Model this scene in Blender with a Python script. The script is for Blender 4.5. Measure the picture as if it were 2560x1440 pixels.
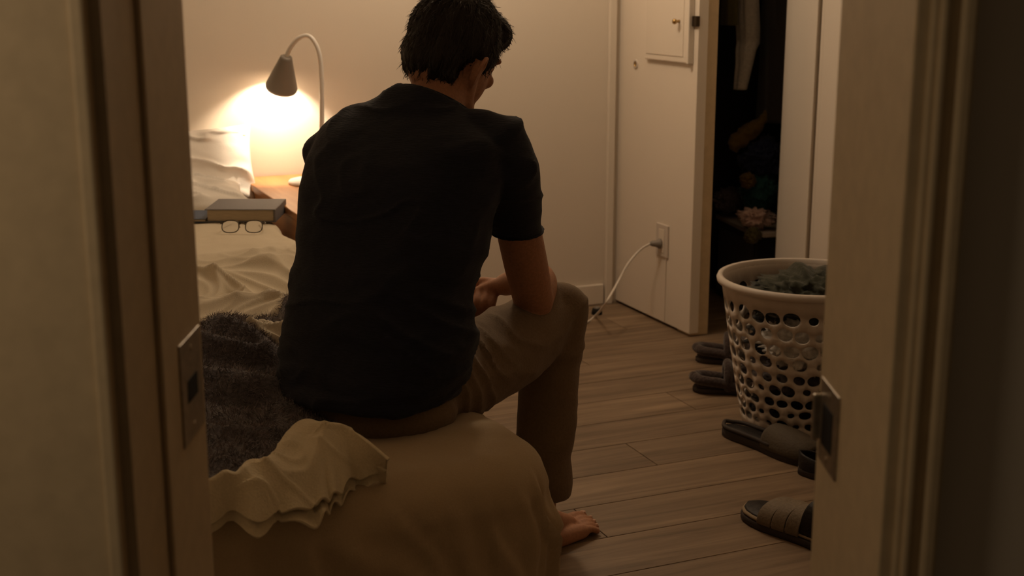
import bpy, bmesh, math, random
import numpy as np
from mathutils import Vector, Matrix
from mathutils.geometry import delaunay_2d_cdt

for o in list(bpy.data.objects):
    bpy.data.objects.remove(o, do_unlink=True)
scene = bpy.context.scene
COL = scene.collection
random.seed(7)
rng = np.random.default_rng(7)

# ------------------------------------------------------------------ camera
FPX = 3283.0
TILT = math.radians(13.2)
YAW = math.radians(23.0)
EYE = 1.3
FW = np.array([math.sin(YAW), math.cos(YAW), 0.0])     # horizontal viewing direction
RT = np.array([math.cos(YAW), -math.sin(YAW), 0.0])
UP = np.array([0.0, 0.0, 1.0])
cam_data = bpy.data.cameras.new('camera')
cam = bpy.data.objects.new('camera', cam_data)
COL.objects.link(cam)
cam.location = (0, 0, EYE)
cam.rotation_euler = (math.pi / 2 - TILT, 0, -YAW)
cam_data.sensor_width = 36
cam_data.lens = FPX / 2560 * 36
cam_data.dof.use_dof = True
cam_data.dof.focus_distance = 2.75
cam_data.dof.aperture_fstop = 5.6
cam_data.clip_start = 0.05
scene.camera = cam

# ------------------------------------------------------------------ light
world = bpy.data.worlds.new('world')
scene.world = world
world.use_nodes = True
bg = world.node_tree.nodes['Background']
bg.inputs[0].default_value = (1.0, 0.72, 0.42, 1)
bg.inputs[1].default_value = 0.03
scene.view_settings.view_transform = 'Standard'
scene.view_settings.look = 'None'
scene.view_settings.gamma = 1.0
scene.view_settings.use_curve_mapping = False
scene.view_settings.exposure = 0.0


def point_light(name, loc, watts, col, radius):
    l = bpy.data.lights.new(name, 'POINT')
    l.energy = watts
    l.color = col
    l.shadow_soft_size = radius
    o = bpy.data.objects.new(name, l)
    o.location = loc
    COL.objects.link(o)
    return o


WARM = (1.0, 0.80, 0.58)
point_light('room_fill_light', (1.58, 4.0, 2.08), 26.0, (1.0, 0.77, 0.54), 0.16)  # added warm fill for the room, an unseen source without any fixture
point_light('hall_fill_light', tuple(RT * -0.95 + FW * 0.62 + UP * 1.45), 6.0, (1.0, 0.76, 0.50), 0.12)  # added fixtureless light in the hall, brightens the left door frame


# ------------------------------------------------------------------ geometry helpers
def P(px, py, D):
    """world point seen in the photo at (px, py), D metres ahead on the ground"""
    l = px - 1280.0
    u = 720.0 - py
    hf = FPX * math.cos(TILT) + u * math.sin(TILT)
    v = -FPX * math.sin(TILT) + u * math.cos(TILT)
    s = D / hf
    return RT * (l * s) + FW * D + UP * (EYE + v * s)


def PZ(px, py, z):
    u = 720.0 - py
    hf = FPX * math.cos(TILT) + u * math.sin(TILT)
    v = -FPX * math.sin(TILT) + u * math.cos(TILT)
    return P(px, py, (z - EYE) / v * hf)


def local(lat, D, z):
    return RT * lat + FW * D + UP * z


def hashf(ix, iy, iz, seed):
    n = (ix.astype(np.int64) * 374761393 + iy.astype(np.int64) * 668265263 + iz.astype(np.int64) * 2147483647 + seed * 144665) & 0xffffffff
    n = ((n ^ (n >> 13)) * 1274126177) & 0xffffffff
    n = (n ^ (n >> 16)) & 0xffffff
    return n / float(0xffffff) * 2 - 1


def vnoise(p, seed=0):
    """gradient noise, about -1 to 1"""
    p = np.asarray(p, float)
    i = np.floor(p).astype(np.int64)
    f = p - i
    w = f * f * f * (f * (f * 6 - 15) + 10)
    out = 0
    for dx in (0, 1):
        for dy in (0, 1):
            for dz in (0, 1):
                c = (i[:, 0] + dx, i[:, 1] + dy, i[:, 2] + dz)
                g = hashf(*c, seed) * (f[:, 0] - dx) + hashf(*c, seed + 71) * (f[:, 1] - dy) + hashf(*c, seed + 137) * (f[:, 2] - dz)
                out = out + g * (w[:, 0] if dx else 1 - w[:, 0]) * (w[:, 1] if dy else 1 - w[:, 1]) * (w[:, 2] if dz else 1 - w[:, 2])
    return out * 1.9


def fbm(p, octv=4, seed=0):
    p = np.asarray(p, float)
    a, s = 1.0, 0.0
    for k in range(octv):
        s = s + a * vnoise(p * (2.03 ** k) + 13.7 * k, seed + k)
        a *= 0.5
    return s


def ridged(p, octv=3, seed=0):
    p = np.asarray(p, float)
    a, s = 1.0, 0.0
    for k in range(octv):
        s = s + a * (1 - np.abs(vnoise(p * (2.1 ** k) + 7.3 * k, seed + k)) * 2.2)
        a *= 0.5
    return s


def sstep(a, b, x):
    t = np.clip((np.asarray(x, float) - a) / (b - a), 0, 1)
    return t * t * (3 - 2 * t)


# ------------------------------------------------------------------ object helpers
def empty(name, loc, label=None, cat=None, group=None):
    o = bpy.data.objects.new(name, None)
    o.empty_display_size = 0.05
    o.location = tuple(float(c) for c in loc)
    COL.objects.link(o)
    if label:
        tag(o, label, cat, group)
    return o


def tag(o, label, cat, group=None):
    o['label'] = label
    if cat:
        o['category'] = cat
    if group:
        o['group'] = group
    return o


def link(me, name, mat, parent=None, smooth=True):
    me.validate()
    if mat and not me.materials:
        me.materials.append(mat)
    if smooth:
        me.polygons.foreach_set('use_smooth', [True] * len(me.polygons))
    o = bpy.data.objects.new(name, me)
    COL.objects.link(o)
    if parent:
        o.parent = parent
        root = parent
        t = Vector((0, 0, 0))
        while root:
            t += Vector(root.location)
            root = root.parent
        # geometry is written in world coordinates
        o.location = -t
    return o


def mesh(name, verts, faces):
    me = bpy.data.meshes.new(name)
    me.from_pydata([tuple(map(float, v)) for v in verts], [], faces)
    me.update()
    return me


def mk(name, verts, faces, mat, parent=None, smooth=True):
    return link(mesh(name, verts, faces), name, mat, parent, smooth)


def bmk(name, bm, mat, parent=None, smooth=False):
    me = bpy.data.meshes.new(name)
    bm.to_mesh(me)
    bm.free()
    return link(me, name, mat, parent, smooth)


def structure(o):
    o['kind'] = 'structure'
    return o


def box_bm(lo, hi, bevel=0.0, bm=None, seg=2):
    own = bm is None
    b = bmesh.new()
    bmesh.ops.create_cube(b, size=1)
    lo, hi = Vector(lo), Vector(hi)
    for v in b.verts:
        v.co = Vector(((v.co.x + .5) * (hi.x - lo.x) + lo.x, (v.co.y + .5) * (hi.y - lo.y) + lo.y, (v.co.z + .5) * (hi.z - lo.z) + lo.z))
    if bevel > 0:
        bmesh.ops.bevel(b, geom=b.edges[:], offset=bevel, segments=seg, affect='EDGES', profile=0.5)
    if own:
        return b
    me = bpy.data.meshes.new('tmp')
    b.to_mesh(me)
    b.free()
    bm.from_mesh(me)
    bpy.data.meshes.remove(me)
    return bm


def box(name, lo, hi, mat, parent=None, bevel=0.0):
    return bmk(name, box_bm(lo, hi, bevel), mat, parent, False)


def obox(name, origin, ax, ay, lo, hi, mat, parent=None, bevel=0.0):
    """box whose local x, y run along ax, ay from origin"""
    b = box_bm(lo, hi, bevel)
    for v in b.verts:
        p = np.array(origin) + np.array(ax) * v.co.x + np.array(ay) * v.co.y + UP * v.co.z
        v.co = Vector(p)
    bmesh.ops.recalc_face_normals(b, faces=b.faces[:])
    return bmk(name, b, mat, parent, False)


def frames(pts):
    pts = [np.array(p, float) for p in pts]
    n = len(pts)
    ts = []
    for i in range(n):
        a = pts[max(i - 1, 0)]
        b = pts[min(i + 1, n - 1)]
        t = b - a
        ts.append(t / (np.linalg.norm(t) + 1e-12))
    ref = np.array([0, 0, 1.0]) if abs(ts[0][2]) < 0.9 else np.array([1.0, 0, 0])
    u = np.cross(ref, ts[0]); u /= np.linalg.norm(u)
    out = []
    for t in ts:
        u = u - t * np.dot(u, t)
        u /= np.linalg.norm(u)
        out.append((u, np.cross(t, u), t))
    return out


def tube_vf(pts, rad, seg=12, round_ends=True, off=0):
    pts = [np.array(p, float) for p in pts]
    if not hasattr(rad, '__len__'):
        rad = [rad] * len(pts)
    fr = frames(pts)
    if round_ends:
        p2, r2, f2 = [], [], []
        for k in (0.05, 0.3, 0.6, 0.85):
            a = math.acos(k) if False else math.asin(k)
            p2.append(pts[0] - fr[0][2] * rad[0] * math.cos(a)); r2.append(rad[0] * k); f2.append(fr[0])
        p2 += pts; r2 += list(rad); f2 += fr
        for k in (0.85, 0.6, 0.3, 0.05):
            a = math.asin(k)
            p2.append(pts[-1] + fr[-1][2] * rad[-1] * math.cos(a)); r2.append(rad[-1] * k); f2.append(fr[-1])
        pts, rad, fr = p2, r2, f2
    V, Fc = [], []
    for p, r, (u, v, t) in zip(pts, rad, fr):
        for k in range(seg):
            a = 2 * math.pi * k / seg
            V.append(p + (u * math.cos(a) + v * math.sin(a)) * r)
    n = len(pts)
    for i in range(n - 1):
        for k in range(seg):
            a = i * seg + k; b = i * seg + (k + 1) % seg
            Fc.append((off + a, off + b, off + b + seg, off + a + seg))
    Fc.append(tuple(off + k for k in reversed(range(seg))))
    Fc.append(tuple(off + (n - 1) * seg + k for k in range(seg)))
    return V, Fc


def tube(name, pts, rad, mat, parent=None, seg=12, round_ends=False):
    V, Fc = tube_vf(pts, rad, seg, round_ends)
    return mk(name, V, Fc, mat, parent)


def spline(pts, n=10):
    """Catmull-Rom through the points"""
    pts = [np.array(p, float) for p in pts]
    ext = [2 * pts[0] - pts[1]] + pts + [2 * pts[-1] - pts[-2]]
    out = []
    for i in range(1, len(ext) - 2):
        p0, p1, p2, p3 = ext[i - 1:i + 3]
        for k in range(n):
            t = k / n
            out.append(0.5 * ((2 * p1) + (-p0 + p2) * t + (2 * p0 - 5 * p1 + 4 * p2 - p3) * t * t + (-p0 + 3 * p1 - 3 * p2 + p3) * t ** 3))
    out.append(pts[-1])
    return out


def lathe(name, prof, centre, mat, parent=None, seg=40, axis=None):
    """prof: (radius, height) pairs along axis from centre"""
    ax = np.array(axis if axis is not None else UP, float); ax /= np.linalg.norm(ax)
    ref = np.array([1.0, 0, 0]) if abs(ax[0]) < 0.9 else np.array([0, 1.0, 0])
    u = np.cross(ref, ax); u /= np.linalg.norm(u)
    w = np.cross(ax, u)
    V, Fc = [], []
    for r, h in prof:
        for k in range(seg):
            a = 2 * math.pi * k / seg
            V.append(np.array(centre) + ax * h + (u * math.cos(a) + w * math.sin(a)) * r)
    for i in range(len(prof) - 1):
        for k in range(seg):
            a = i * seg + k; b = i * seg + (k + 1) % seg
            Fc.append((a, b, b + seg, a + seg))
    return mk(name, V, Fc, mat, parent)


class Blob:
    """closed overlapping shapes that are fused into one continuous skin"""
    def __init__(self):
        self.V, self.F = [], []

    def add(self, V, F):
        o = len(self.V)
        self.V += list(V)
        self.F += [tuple(i + o for i in f) for f in F]

    def tube(self, pts, rad, seg=20):
        V, F = tube_vf(pts, rad, seg, True)
        self.add(V, F)

    def ell(self, c, axes, nu=24, nv=16):
        """axes: three vectors (semi-axes)"""
        c = np.array(c, float)
        A = [np.array(a, float) for a in axes]
        V = [c + A[2]]
        for i in range(1, nv):
            th_ = math.pi * i / nv
            for k in range(nu):
                ph = 2 * math.pi * k / nu
                V.append(c + A[0] * math.sin(th_) * math.cos(ph) + A[1] * math.sin(th_) * math.sin(ph) + A[2] * math.cos(th_))
        V.append(c - A[2])
        F = []
        for k in range(nu):
            F.append((0, 1 + k, 1 + (k + 1) % nu))
        for i in range(nv - 2):
            for k in range(nu):
                a = 1 + i * nu + k; b = 1 + i * nu + (k + 1) % nu
                F.append((a, a + nu, b + nu, b))
        l = len(V) - 1
        for k in range(nu):
            F.append((l, l - nu + (k + 1) % nu, l - nu + k))
        self.add(V, F)

    def loft(self, rings):
        n = len(rings[0])
        V = [p for r in rings for p in r]
        F = []
        for i in range(len(rings) - 1):
            for k in range(n):
                a = i * n + k; b = i * n + (k + 1) % n
                F.append((a, b, b + n, a + n))
        F.append(tuple(reversed(range(n))))
        F.append(tuple((len(rings) - 1) * n + k for k in range(n)))
        self.add(V, F)

    def build(self, name, voxel, smooth, mat, parent=None, post=None):
        me = mesh(name, self.V, self.F)
        bm = bmesh.new(); bm.from_mesh(me)
        bmesh.ops.recalc_face_normals(bm, faces=bm.faces[:])
        bm.to_mesh(me); bm.free()
        tmp = bpy.data.objects.new('tmp', me)
        COL.objects.link(tmp)
        m = tmp.modifiers.new('r', 'REMESH'); m.mode = 'VOXEL'; m.voxel_size = voxel
        if smooth:
            s = tmp.modifiers.new('s', 'SMOOTH'); s.factor = 0.5; s.iterations = smooth
        dg = bpy.context.evaluated_depsgraph_get()
        out = bpy.data.meshes.new_from_object(tmp.evaluated_get(dg))
        bpy.data.objects.remove(tmp, do_unlink=True)
        bpy.data.meshes.remove(me)
        out.name = name
        if post:
            co = np.empty(len(out.vertices) * 3); out.vertices.foreach_get('co', co)
            no = np.empty(len(out.vertices) * 3); out.vertices.foreach_get('normal', no)
            co = post(co.reshape(-1, 3), no.reshape(-1, 3))
            out.vertices.foreach_set('co', co.ravel())
            out.update()
        return link(out, name, mat, parent, True)


def grid_faces(nu, nv, off=0):
    F = []
    for j in range(nv - 1):
        for i in range(nu - 1):
            a = off + j * nu + i
            F.append((a, a + 1, a + nu + 1, a + nu))
    return F


def solid(o, t, offset=-1.0):
    m = o.modifiers.new('thickness', 'SOLIDIFY')
    m.thickness = t
    m.offset = offset
    return o


# ------------------------------------------------------------------ materials
def material(name, col, rough=0.7, metal=0.0, bump=0.0, scale=20.0, var=0.0, stretch=(1, 1, 1), spec=0.3, sheen=0.0, coords='Object', detail=4):
    m = bpy.data.materials.new(name)
    m.use_nodes = True
    nt = m.node_tree
    b = nt.nodes['Principled BSDF']
    b.inputs['Base Color'].default_value = (*col, 1)
    b.inputs['Roughness'].default_value = rough
    b.inputs['Metallic'].default_value = metal
    b.inputs['Specular IOR Level'].default_value = spec
    if sheen:
        b.inputs['Sheen Weight'].default_value = sheen
    if bump or var:
        tc = nt.nodes.new('ShaderNodeTexCoord')
        mp = nt.nodes.new('ShaderNodeMapping')
        mp.inputs['Scale'].default_value = stretch
        nt.links.new(tc.outputs[coords], mp.inputs[0])
        nz = nt.nodes.new('ShaderNodeTexNoise')
        nz.inputs['Scale'].default_value = scale
        nz.inputs['Detail'].default_value = detail
        nt.links.new(mp.outputs[0], nz.inputs[0])
        if bump:
            bp = nt.nodes.new('ShaderNodeBump')
            bp.inputs['Strength'].default_value = min(1.0, bump)
            bp.inputs['Distance'].default_value = 0.01
            nt.links.new(nz.outputs[0], bp.inputs['Height'])
            nt.links.new(bp.outputs[0], b.inputs['Normal'])
        if var:
            rp = nt.nodes.new('ShaderNodeValToRGB')
            rp.color_ramp.elements[0].position = 0.3
            rp.color_ramp.elements[1].position = 0.7
            rp.color_ramp.elements[0].color = tuple(c * (1 - var) for c in col) + (1,)
            rp.color_ramp.elements[1].color = tuple(min(1, c * (1 + var)) for c in col) + (1,)
            nt.links.new(nz.outputs[0], rp.inputs[0])
            nt.links.new(rp.outputs[0], b.inputs['Base Color'])
    return m


def wood_material(name, c0, c1, along='x', rough=0.45, random_tint=0.0, scale=1.0, spec=0.4):
    m = bpy.data.materials.new(name)
    m.use_nodes = True
    nt = m.node_tree
    b = nt.nodes['Principled BSDF']
    b.inputs['Roughness'].default_value = rough
    b.inputs['Specular IOR Level'].default_value = spec
    tc = nt.nodes.new('ShaderNodeTexCoord')
    oi = nt.nodes.new('ShaderNodeObjectInfo')
    add = nt.nodes.new('ShaderNodeVectorMath'); add.operation = 'MULTIPLY_ADD'
    cmb = nt.nodes.new('ShaderNodeCombineXYZ')
    for k in range(3):
        nt.links.new(oi.outputs['Random'], cmb.inputs[k])
    add.inputs[1].default_value = (37, 37, 37)
    nt.links.new(cmb.outputs[0], add.inputs[0])
    nt.links.new(tc.outputs['Object'], add.inputs[2])
    mp = nt.nodes.new('ShaderNodeMapping')
    s = {'x': (1.2, 16, 16), 'y': (16, 1.2, 16), 'z': (16, 16, 1.2)}[along]
    mp.inputs['Scale'].default_value = tuple(scale * v for v in s)
    nt.links.new(add.outputs[0], mp.inputs[0])
    nz = nt.nodes.new('ShaderNodeTexNoise')
    nz.inputs['Scale'].default_value = 1.6
    nz.inputs['Detail'].default_value = 8
    nz.inputs['Roughness'].default_value = 0.6
    nz.inputs['Distortion'].default_value = 0.6
    nt.links.new(mp.outputs[0], nz.inputs[0])
    rp = nt.nodes.new('ShaderNodeValToRGB')
    rp.color_ramp.elements[0].position = 0.32
    rp.color_ramp.elements[1].position = 0.72
    rp.color_ramp.elements[0].color = (*c0, 1)
    rp.color_ramp.elements[1].color = (*c1, 1)
    nt.links.new(nz.outputs[0], rp.inputs[0])
    last = rp.outputs[0]
    if random_tint:
        mx = nt.nodes.new('ShaderNodeMix'); mx.data_type = 'RGBA'; mx.blend_type = 'MULTIPLY'
        mx.inputs['Factor'].default_value = 1.0
        mr = nt.nodes.new('ShaderNodeMapRange')
        mr.inputs['To Min'].default_value = 1 - random_tint
        mr.inputs['To Max'].default_value = 1 + random_tint
        nt.links.new(oi.outputs['Random'], mr.inputs[0])
        cc = nt.nodes.new('ShaderNodeCombineColor')
        for k in range(3):
            nt.links.new(mr.outputs[0], cc.inputs[k])
        nt.links.new(last, mx.inputs[6]); nt.links.new(cc.outputs[0], mx.inputs[7])
        last = mx.outputs[2]
    nt.links.new(last, b.inputs['Base Color'])
    bp = nt.nodes.new('ShaderNodeBump'); bp.inputs['Strength'].default_value = 0.12; bp.inputs['Distance'].default_value = 0.003
    nt.links.new(nz.outputs[0], bp.inputs['Height']); nt.links.new(bp.outputs[0], b.inputs['Normal'])
    return m


M = {}
M['wall'] = material('wall_paint', (0.72, 0.64, 0.54), 0.85, bump=0.05, scale=180, spec=0.2)
M['ceiling'] = material('ceiling_paint', (0.75, 0.70, 0.62), 0.9, bump=0.03, scale=90)
M['trim'] = material('trim_paint', (0.74, 0.66, 0.56), 0.55, bump=0.03, scale=60)
M['frame'] = material('door_frame_paint', (0.60, 0.47, 0.30), 0.5, bump=0.04, scale=40, var=0.06)
M['closet'] = material('closet_shade_paint', (0.03, 0.027, 0.024), 0.9, bump=0.03, scale=60)  # gloom of the closet interior is put into this near-black wall colour
M['plank'] = wood_material('floor_laminate', (0.14, 0.092, 0.054), (0.31, 0.215, 0.135), 'x', 0.5, 0.14)
M['subfloor'] = material('floor_seam', (0.09, 0.06, 0.037), 0.8, bump=0.05, scale=50)
M['cabinet'] = wood_material('orange_wood', (0.42, 0.17, 0.05), (0.62, 0.29, 0.10), 'y', 0.4, 0.0, 0.8)
M['white_metal'] = material('white_enamel', (0.78, 0.74, 0.68), 0.35, bump=0.01, scale=200, spec=0.5)
M['grey_metal'] = material('grey_enamel', (0.24, 0.21, 0.18), 0.45, bump=0.01, scale=200, spec=0.5)
M['steel'] = material('worn_steel', (0.40, 0.35, 0.28), 0.38, 0.9, bump=0.05, scale=90, var=0.2)
M['black'] = material('black_recess', (0.008, 0.007, 0.006), 0.8, bump=0.01, scale=90)
M['pillow'] = material('pillow_cotton', (0.80, 0.75, 0.68), 0.9, bump=0.12, scale=300, sheen=0.2)
M['duvet'] = material('duvet_cotton', (0.66, 0.57, 0.42), 0.9, bump=0.12, scale=350, sheen=0.2, var=0.04)
M['sheet'] = material('fitted_sheet', (0.42, 0.31, 0.18), 0.9, bump=0.12, scale=350, sheen=0.15, var=0.05)
M['cream'] = material('cream_linen', (0.66, 0.55, 0.35), 0.9, bump=0.25, scale=260, sheen=0.15, var=0.05)
M['throw'] = material('charcoal_fleece', (0.085, 0.070, 0.072), 0.95, bump=0.4, scale=120, sheen=0.4, var=0.3)
M['fibre'] = material('fleece_fibre', (0.20, 0.165, 0.155), 0.8, scale=30, var=0.5, sheen=0.3)
M['shirt'] = material('dark_navy_jersey', (0.0095, 0.0115, 0.020), 0.9, bump=0.25, scale=60, var=0.35, stretch=(1, 1, 9), sheen=0.08, detail=6)
M['pants'] = material('khaki_cotton', (0.175, 0.118, 0.068), 0.9, bump=0.15, scale=220, var=0.10, sheen=0.1)
M['skin'] = material('skin', (0.40, 0.19, 0.105), 0.55, bump=0.06, scale=160, var=0.12, spec=0.35)
M['nail'] = material('nail', (0.50, 0.29, 0.20), 0.35, bump=0.02, scale=60)
M['hair'] = material('dark_brown_hair', (0.014, 0.009, 0.006), 0.55, bump=0.3, scale=120, stretch=(1, 1, .2), spec=0.35)
M['plastic'] = material('white_plastic', (0.60, 0.53, 0.46), 0.45, bump=0.02, scale=90, spec=0.4)
M['cover'] = material('grey_book_cloth', (0.16, 0.15, 0.155), 0.65, bump=0.1, scale=300, var=0.08)
M['paper'] = material('book_pages', (0.52, 0.43, 0.30), 0.9, bump=0.3, scale=40, var=0.15, stretch=(1, 1, 40))
M['blue_cover'] = material('blue_notebook', (0.06, 0.085, 0.14), 0.6, bump=0.05, scale=200)
M['wire'] = material('dark_wire', (0.05, 0.035, 0.02), 0.3, 0.7, bump=0.01, scale=90)
M['brass'] = material('brass_knob', (0.45, 0.30, 0.12), 0.3, 0.9, bump=0.02, scale=90)
M['cord'] = material('white_cord', (0.72, 0.66, 0.58), 0.5, bump=0.02, scale=90)
M['slipper'] = material('brown_suede', (0.055, 0.038, 0.034), 0.95, bump=0.5, scale=120, var=0.3, sheen=0.3)
M['dark_leather'] = material('black_leather', (0.014, 0.011, 0.010), 0.55, bump=0.15, scale=120)
M['grey_leather'] = material('grey_canvas', (0.105, 0.085, 0.062), 0.75, bump=0.2, scale=160, var=0.1)
M['sole'] = material('rubber_sole', (0.05, 0.04, 0.035), 0.7, bump=0.1, scale=80)
M['tan_leather'] = material('taupe_strap', (0.20, 0.155, 0.105), 0.65, bump=0.2, scale=160, var=0.12)
M['edge'] = material('tan_welt', (0.28, 0.21, 0.13), 0.7, bump=0.1, scale=120)
for n_, c_ in dict(white_cloth=(0.62, 0.58, 0.52), green_cloth=(0.030, 0.032, 0.018), grey_cloth=(0.13, 0.11, 0.11), black_cloth=(0.012, 0.011, 0.011),
                   mustard_cloth=(0.20, 0.125, 0.035), navy_cloth=(0.025, 0.032, 0.085), teal_cloth=(0.03, 0.12, 0.12), pink_cloth=(0.80, 0.58, 0.52),
                   charcoal_cloth=(0.06, 0.055, 0.05), red_cloth=(0.2, 0.03, 0.02), olive_cloth=(0.10, 0.085, 0.03)).items():
    M[n_] = material(n_, c_, 0.9, bump=0.25, scale=120, var=0.12, sheen=0.2)
bulb_m = bpy.data.materials.new('lit_bulb')
bulb_m.use_nodes = True
_b = bulb_m.node_tree.nodes['Principled BSDF']
_b.inputs['Emission Color'].default_value = (1.0, 0.78, 0.50, 1)
_b.inputs['Emission Strength'].default_value = 10.0
M['bulb'] = bulb_m
glass_m = bpy.data.materials.new('clear_lens')
glass_m.use_nodes = True
_b = glass_m.node_tree.nodes['Principled BSDF']
_b.inputs['Transmission Weight'].default_value = 1.0
_b.inputs['Roughness'].default_value = 0.02
_b.inputs['IOR'].default_value = 1.45
M['glass'] = glass_m

# ------------------------------------------------------------------ the room
YB = 4.70        # back wall
XP = 2.458       # closet side wall
YC = 4.10        # closet front
XR = 2.85        # right wall
XL = -0.72
CEIL = 2.5
DN, DF = 1.17, 1.44      # doorway wall, near and far face (along the viewing direction)
HALF = 0.353             # half of the clear opening

floor = structure(box('floor', (-3.2, -3.0, -0.06), (4.4, 4.95, -0.006), M['subfloor']))
PW, PL = 0.188, 1.22
pm_src = box_bm((0, 0, -0.006), (PL - 0.0022, PW - 0.0022, 0.0), 0.0008, seg=1)
plank_me = bpy.data.meshes.new('plank'); pm_src.to_mesh(plank_me); pm_src.free()
plank_me.materials.append(M['plank'])
row = 0
y = 0.35
while y < 4.9:
    offs = (row * 0.437) % PL
    x = -0.72 - offs
    while x < 3.6:
        if x + PL > -0.75:
            o = bpy.data.objects.new('plank', plank_me); COL.objects.link(o)
            o.parent = floor; o.location = (x, y, 0)
        x += PL
    y += PW
    row += 1

structure(box('ceiling', (-3.2, -3.0, CEIL), (4.4, 4.95, CEIL + 0.08), M['ceiling']))
structure(box('wall_back', (XL - 0.1, YB, 0), (XP + 0.04, YB + 0.1, CEIL), M['wall']))
structure(box('wall_left', (XL - 0.1, 1.3, 0), (XL, YB, CEIL), M['wall']))
structure(box('wall_right', (XR, 0.1, 0), (XR + 0.1, YC - 0.18, CEIL), M['wall']))
bb = box('baseboard_back', (1.42, YB - 0.014, 0.0), (2.40, YB, 0.085), M['trim'], bevel=0.004)
structure(bb)
tr = box('trim_1', (2.405, YB - 0.02, 0.0), (2.436, YB, CEIL), M['trim'], bevel=0.003)
structure(tr)
# closet box
wp = structure(box('wall_partition', (XP, YC, 0.012), (XP + 0.04, YB, CEIL), M['trim'], bevel=0.002))
structure(box('wall_closet_front', (XP + 0.012, YC + 0.012, 0), (2.547, YC + 0.11, CEIL), M['frame'], bevel=0.003))
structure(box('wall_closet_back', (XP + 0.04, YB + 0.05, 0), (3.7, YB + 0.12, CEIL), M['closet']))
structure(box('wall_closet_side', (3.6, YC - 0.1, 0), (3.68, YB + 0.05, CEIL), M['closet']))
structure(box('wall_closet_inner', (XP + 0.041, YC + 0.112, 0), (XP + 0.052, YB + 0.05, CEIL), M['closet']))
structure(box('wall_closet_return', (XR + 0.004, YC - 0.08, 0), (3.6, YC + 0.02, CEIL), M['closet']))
structure(box('trim_2', (XR - 0.012, YC - 0.17, 0), (XR + 0.09, YC + 0.02, CEIL), M['trim'], bevel=0.003))
d1 = structure(box('door_1', (XR - 0.006, YC - 0.80, 0.012), (XR + 0.03, YC - 0.205, 2.04), M['trim'], bevel=0.003))

# doorway wall, seen from the hall
AX, AY = RT, FW
def ob(name, lo, hi, mat, parent=None, bevel=0.0):
    return obox(name, (0, 0, 0), AX, AY, lo, hi, mat, parent, bevel)
structure(ob('wall_front_left', (-1.35, DN + 0.012, 0), (-HALF - 0.02, DF, CEIL), M['wall']))
structure(ob('wall_front_right', (HALF + 0.02, DN + 0.012, 0), (3.2, DF, CEIL), M['wall']))
structure(ob('wall_front_header', (-HALF - 0.02, DN + 0.012, 2.06), (HALF + 0.02, DF, CEIL), M['wall']))
# left jamb with stop, casing and strike plate
jl = structure(ob('trim_3', (-HALF - 0.022, DN, 0), (-HALF - 0.006, DF, 2.06), M['frame']))
ob('door_stop', (-HALF - 0.006, DN + 0.105, 0), (-HALF, DF, 2.06), M['frame'], jl, 0.002)
cl = structure(ob('trim_4', (-HALF - 0.152, DN - 0.012, 0), (-HALF - 0.018, DN + 0.012, 2.13), M['frame'], bevel=0.004))
ob('casing_bead', (-HALF - 0.030, DN - 0.016, 0), (-HALF - 0.016, DN + 0.012, 2.10), M['frame'], cl, 0.003)
jr = structure(ob('trim_5', (HALF, DN, 0), (HALF + 0.022, DF, 2.06), M['frame'], bevel=0.002))
cr = structure(ob('trim_6', (HALF + 0.012, DN - 0.008, 0), (HALF + 0.052, DN + 0.012, 2.12), M['frame'], bevel=0.003))
ob('casing_bead', (HALF + 0.018, DN - 0.014, 0), (HALF + 0.026, DN, 2.115), M['frame'], cr, 0.003)
ob('casing_bead', (HALF + 0.036, DN - 0.016, 0), (HALF + 0.050, DN, 2.118), M['frame'], cr, 0.004)
structure(ob('trim_7', (-HALF - 0.02, DN, 2.04), (HALF + 0.02, DF, 2.06), M['frame']))


def strike_plate(parent, side, z, h, d0, d1):
    """plate let into the jamb: screws and a dark latch hole as sub-parts"""
    x0, x1 = (-HALF - 0.001, -HALF + 0.0022) if side < 0 else (HALF - 0.0022, HALF + 0.001)
    pl = ob('strike_plate', (x0, d0, z - h / 2), (x1, d1, z + h / 2), M['steel'], parent, 0.0008)
    pl['label'] = 'worn metal strike plate'
    dm = (d0 + d1) / 2
    xx = (-HALF + 0.0018, -HALF + 0.0030) if side < 0 else (HALF - 0.0030, HALF - 0.0018)
    hw = (d1 - d0) * 0.24
    if side < 0:
        ob('latch_hole', (xx[0], dm - hw, z - h * 0.12), (xx[1], dm + hw, z + h * 0.10), M['black'], pl, 0.0005)
        lip = None
    else:
        ob('latch_hole', (xx[0], dm - hw, z - h * 0.27), (xx[1], dm + hw * 1.3, z + h * 0.23), M['black'], pl, 0.0005)
        ob('lip', (HALF - 0.010, d1 - 0.002, z - h * 0.28), (HALF + 0.001, d1 + 0.006, z + h * 0.28), M['steel'], pl, 0.002)
    for s in (-1, 1):
        c = local((x1 if side < 0 else x0), dm, z + s * h * 0.38)
        lathe('screw', [(0.0001, 0.0011), (0.0030, 0.0010), (0.0042, 0.0)], c, M['steel'], pl, 14, axis=(RT if side < 0 else -RT))
    return pl


strike_plate(jl, -1, 0.866, 0.115, 1.335, 1.425)
strike_plate(jr, 1, 0.815, 0.096, 1.345, 1.425)

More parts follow.
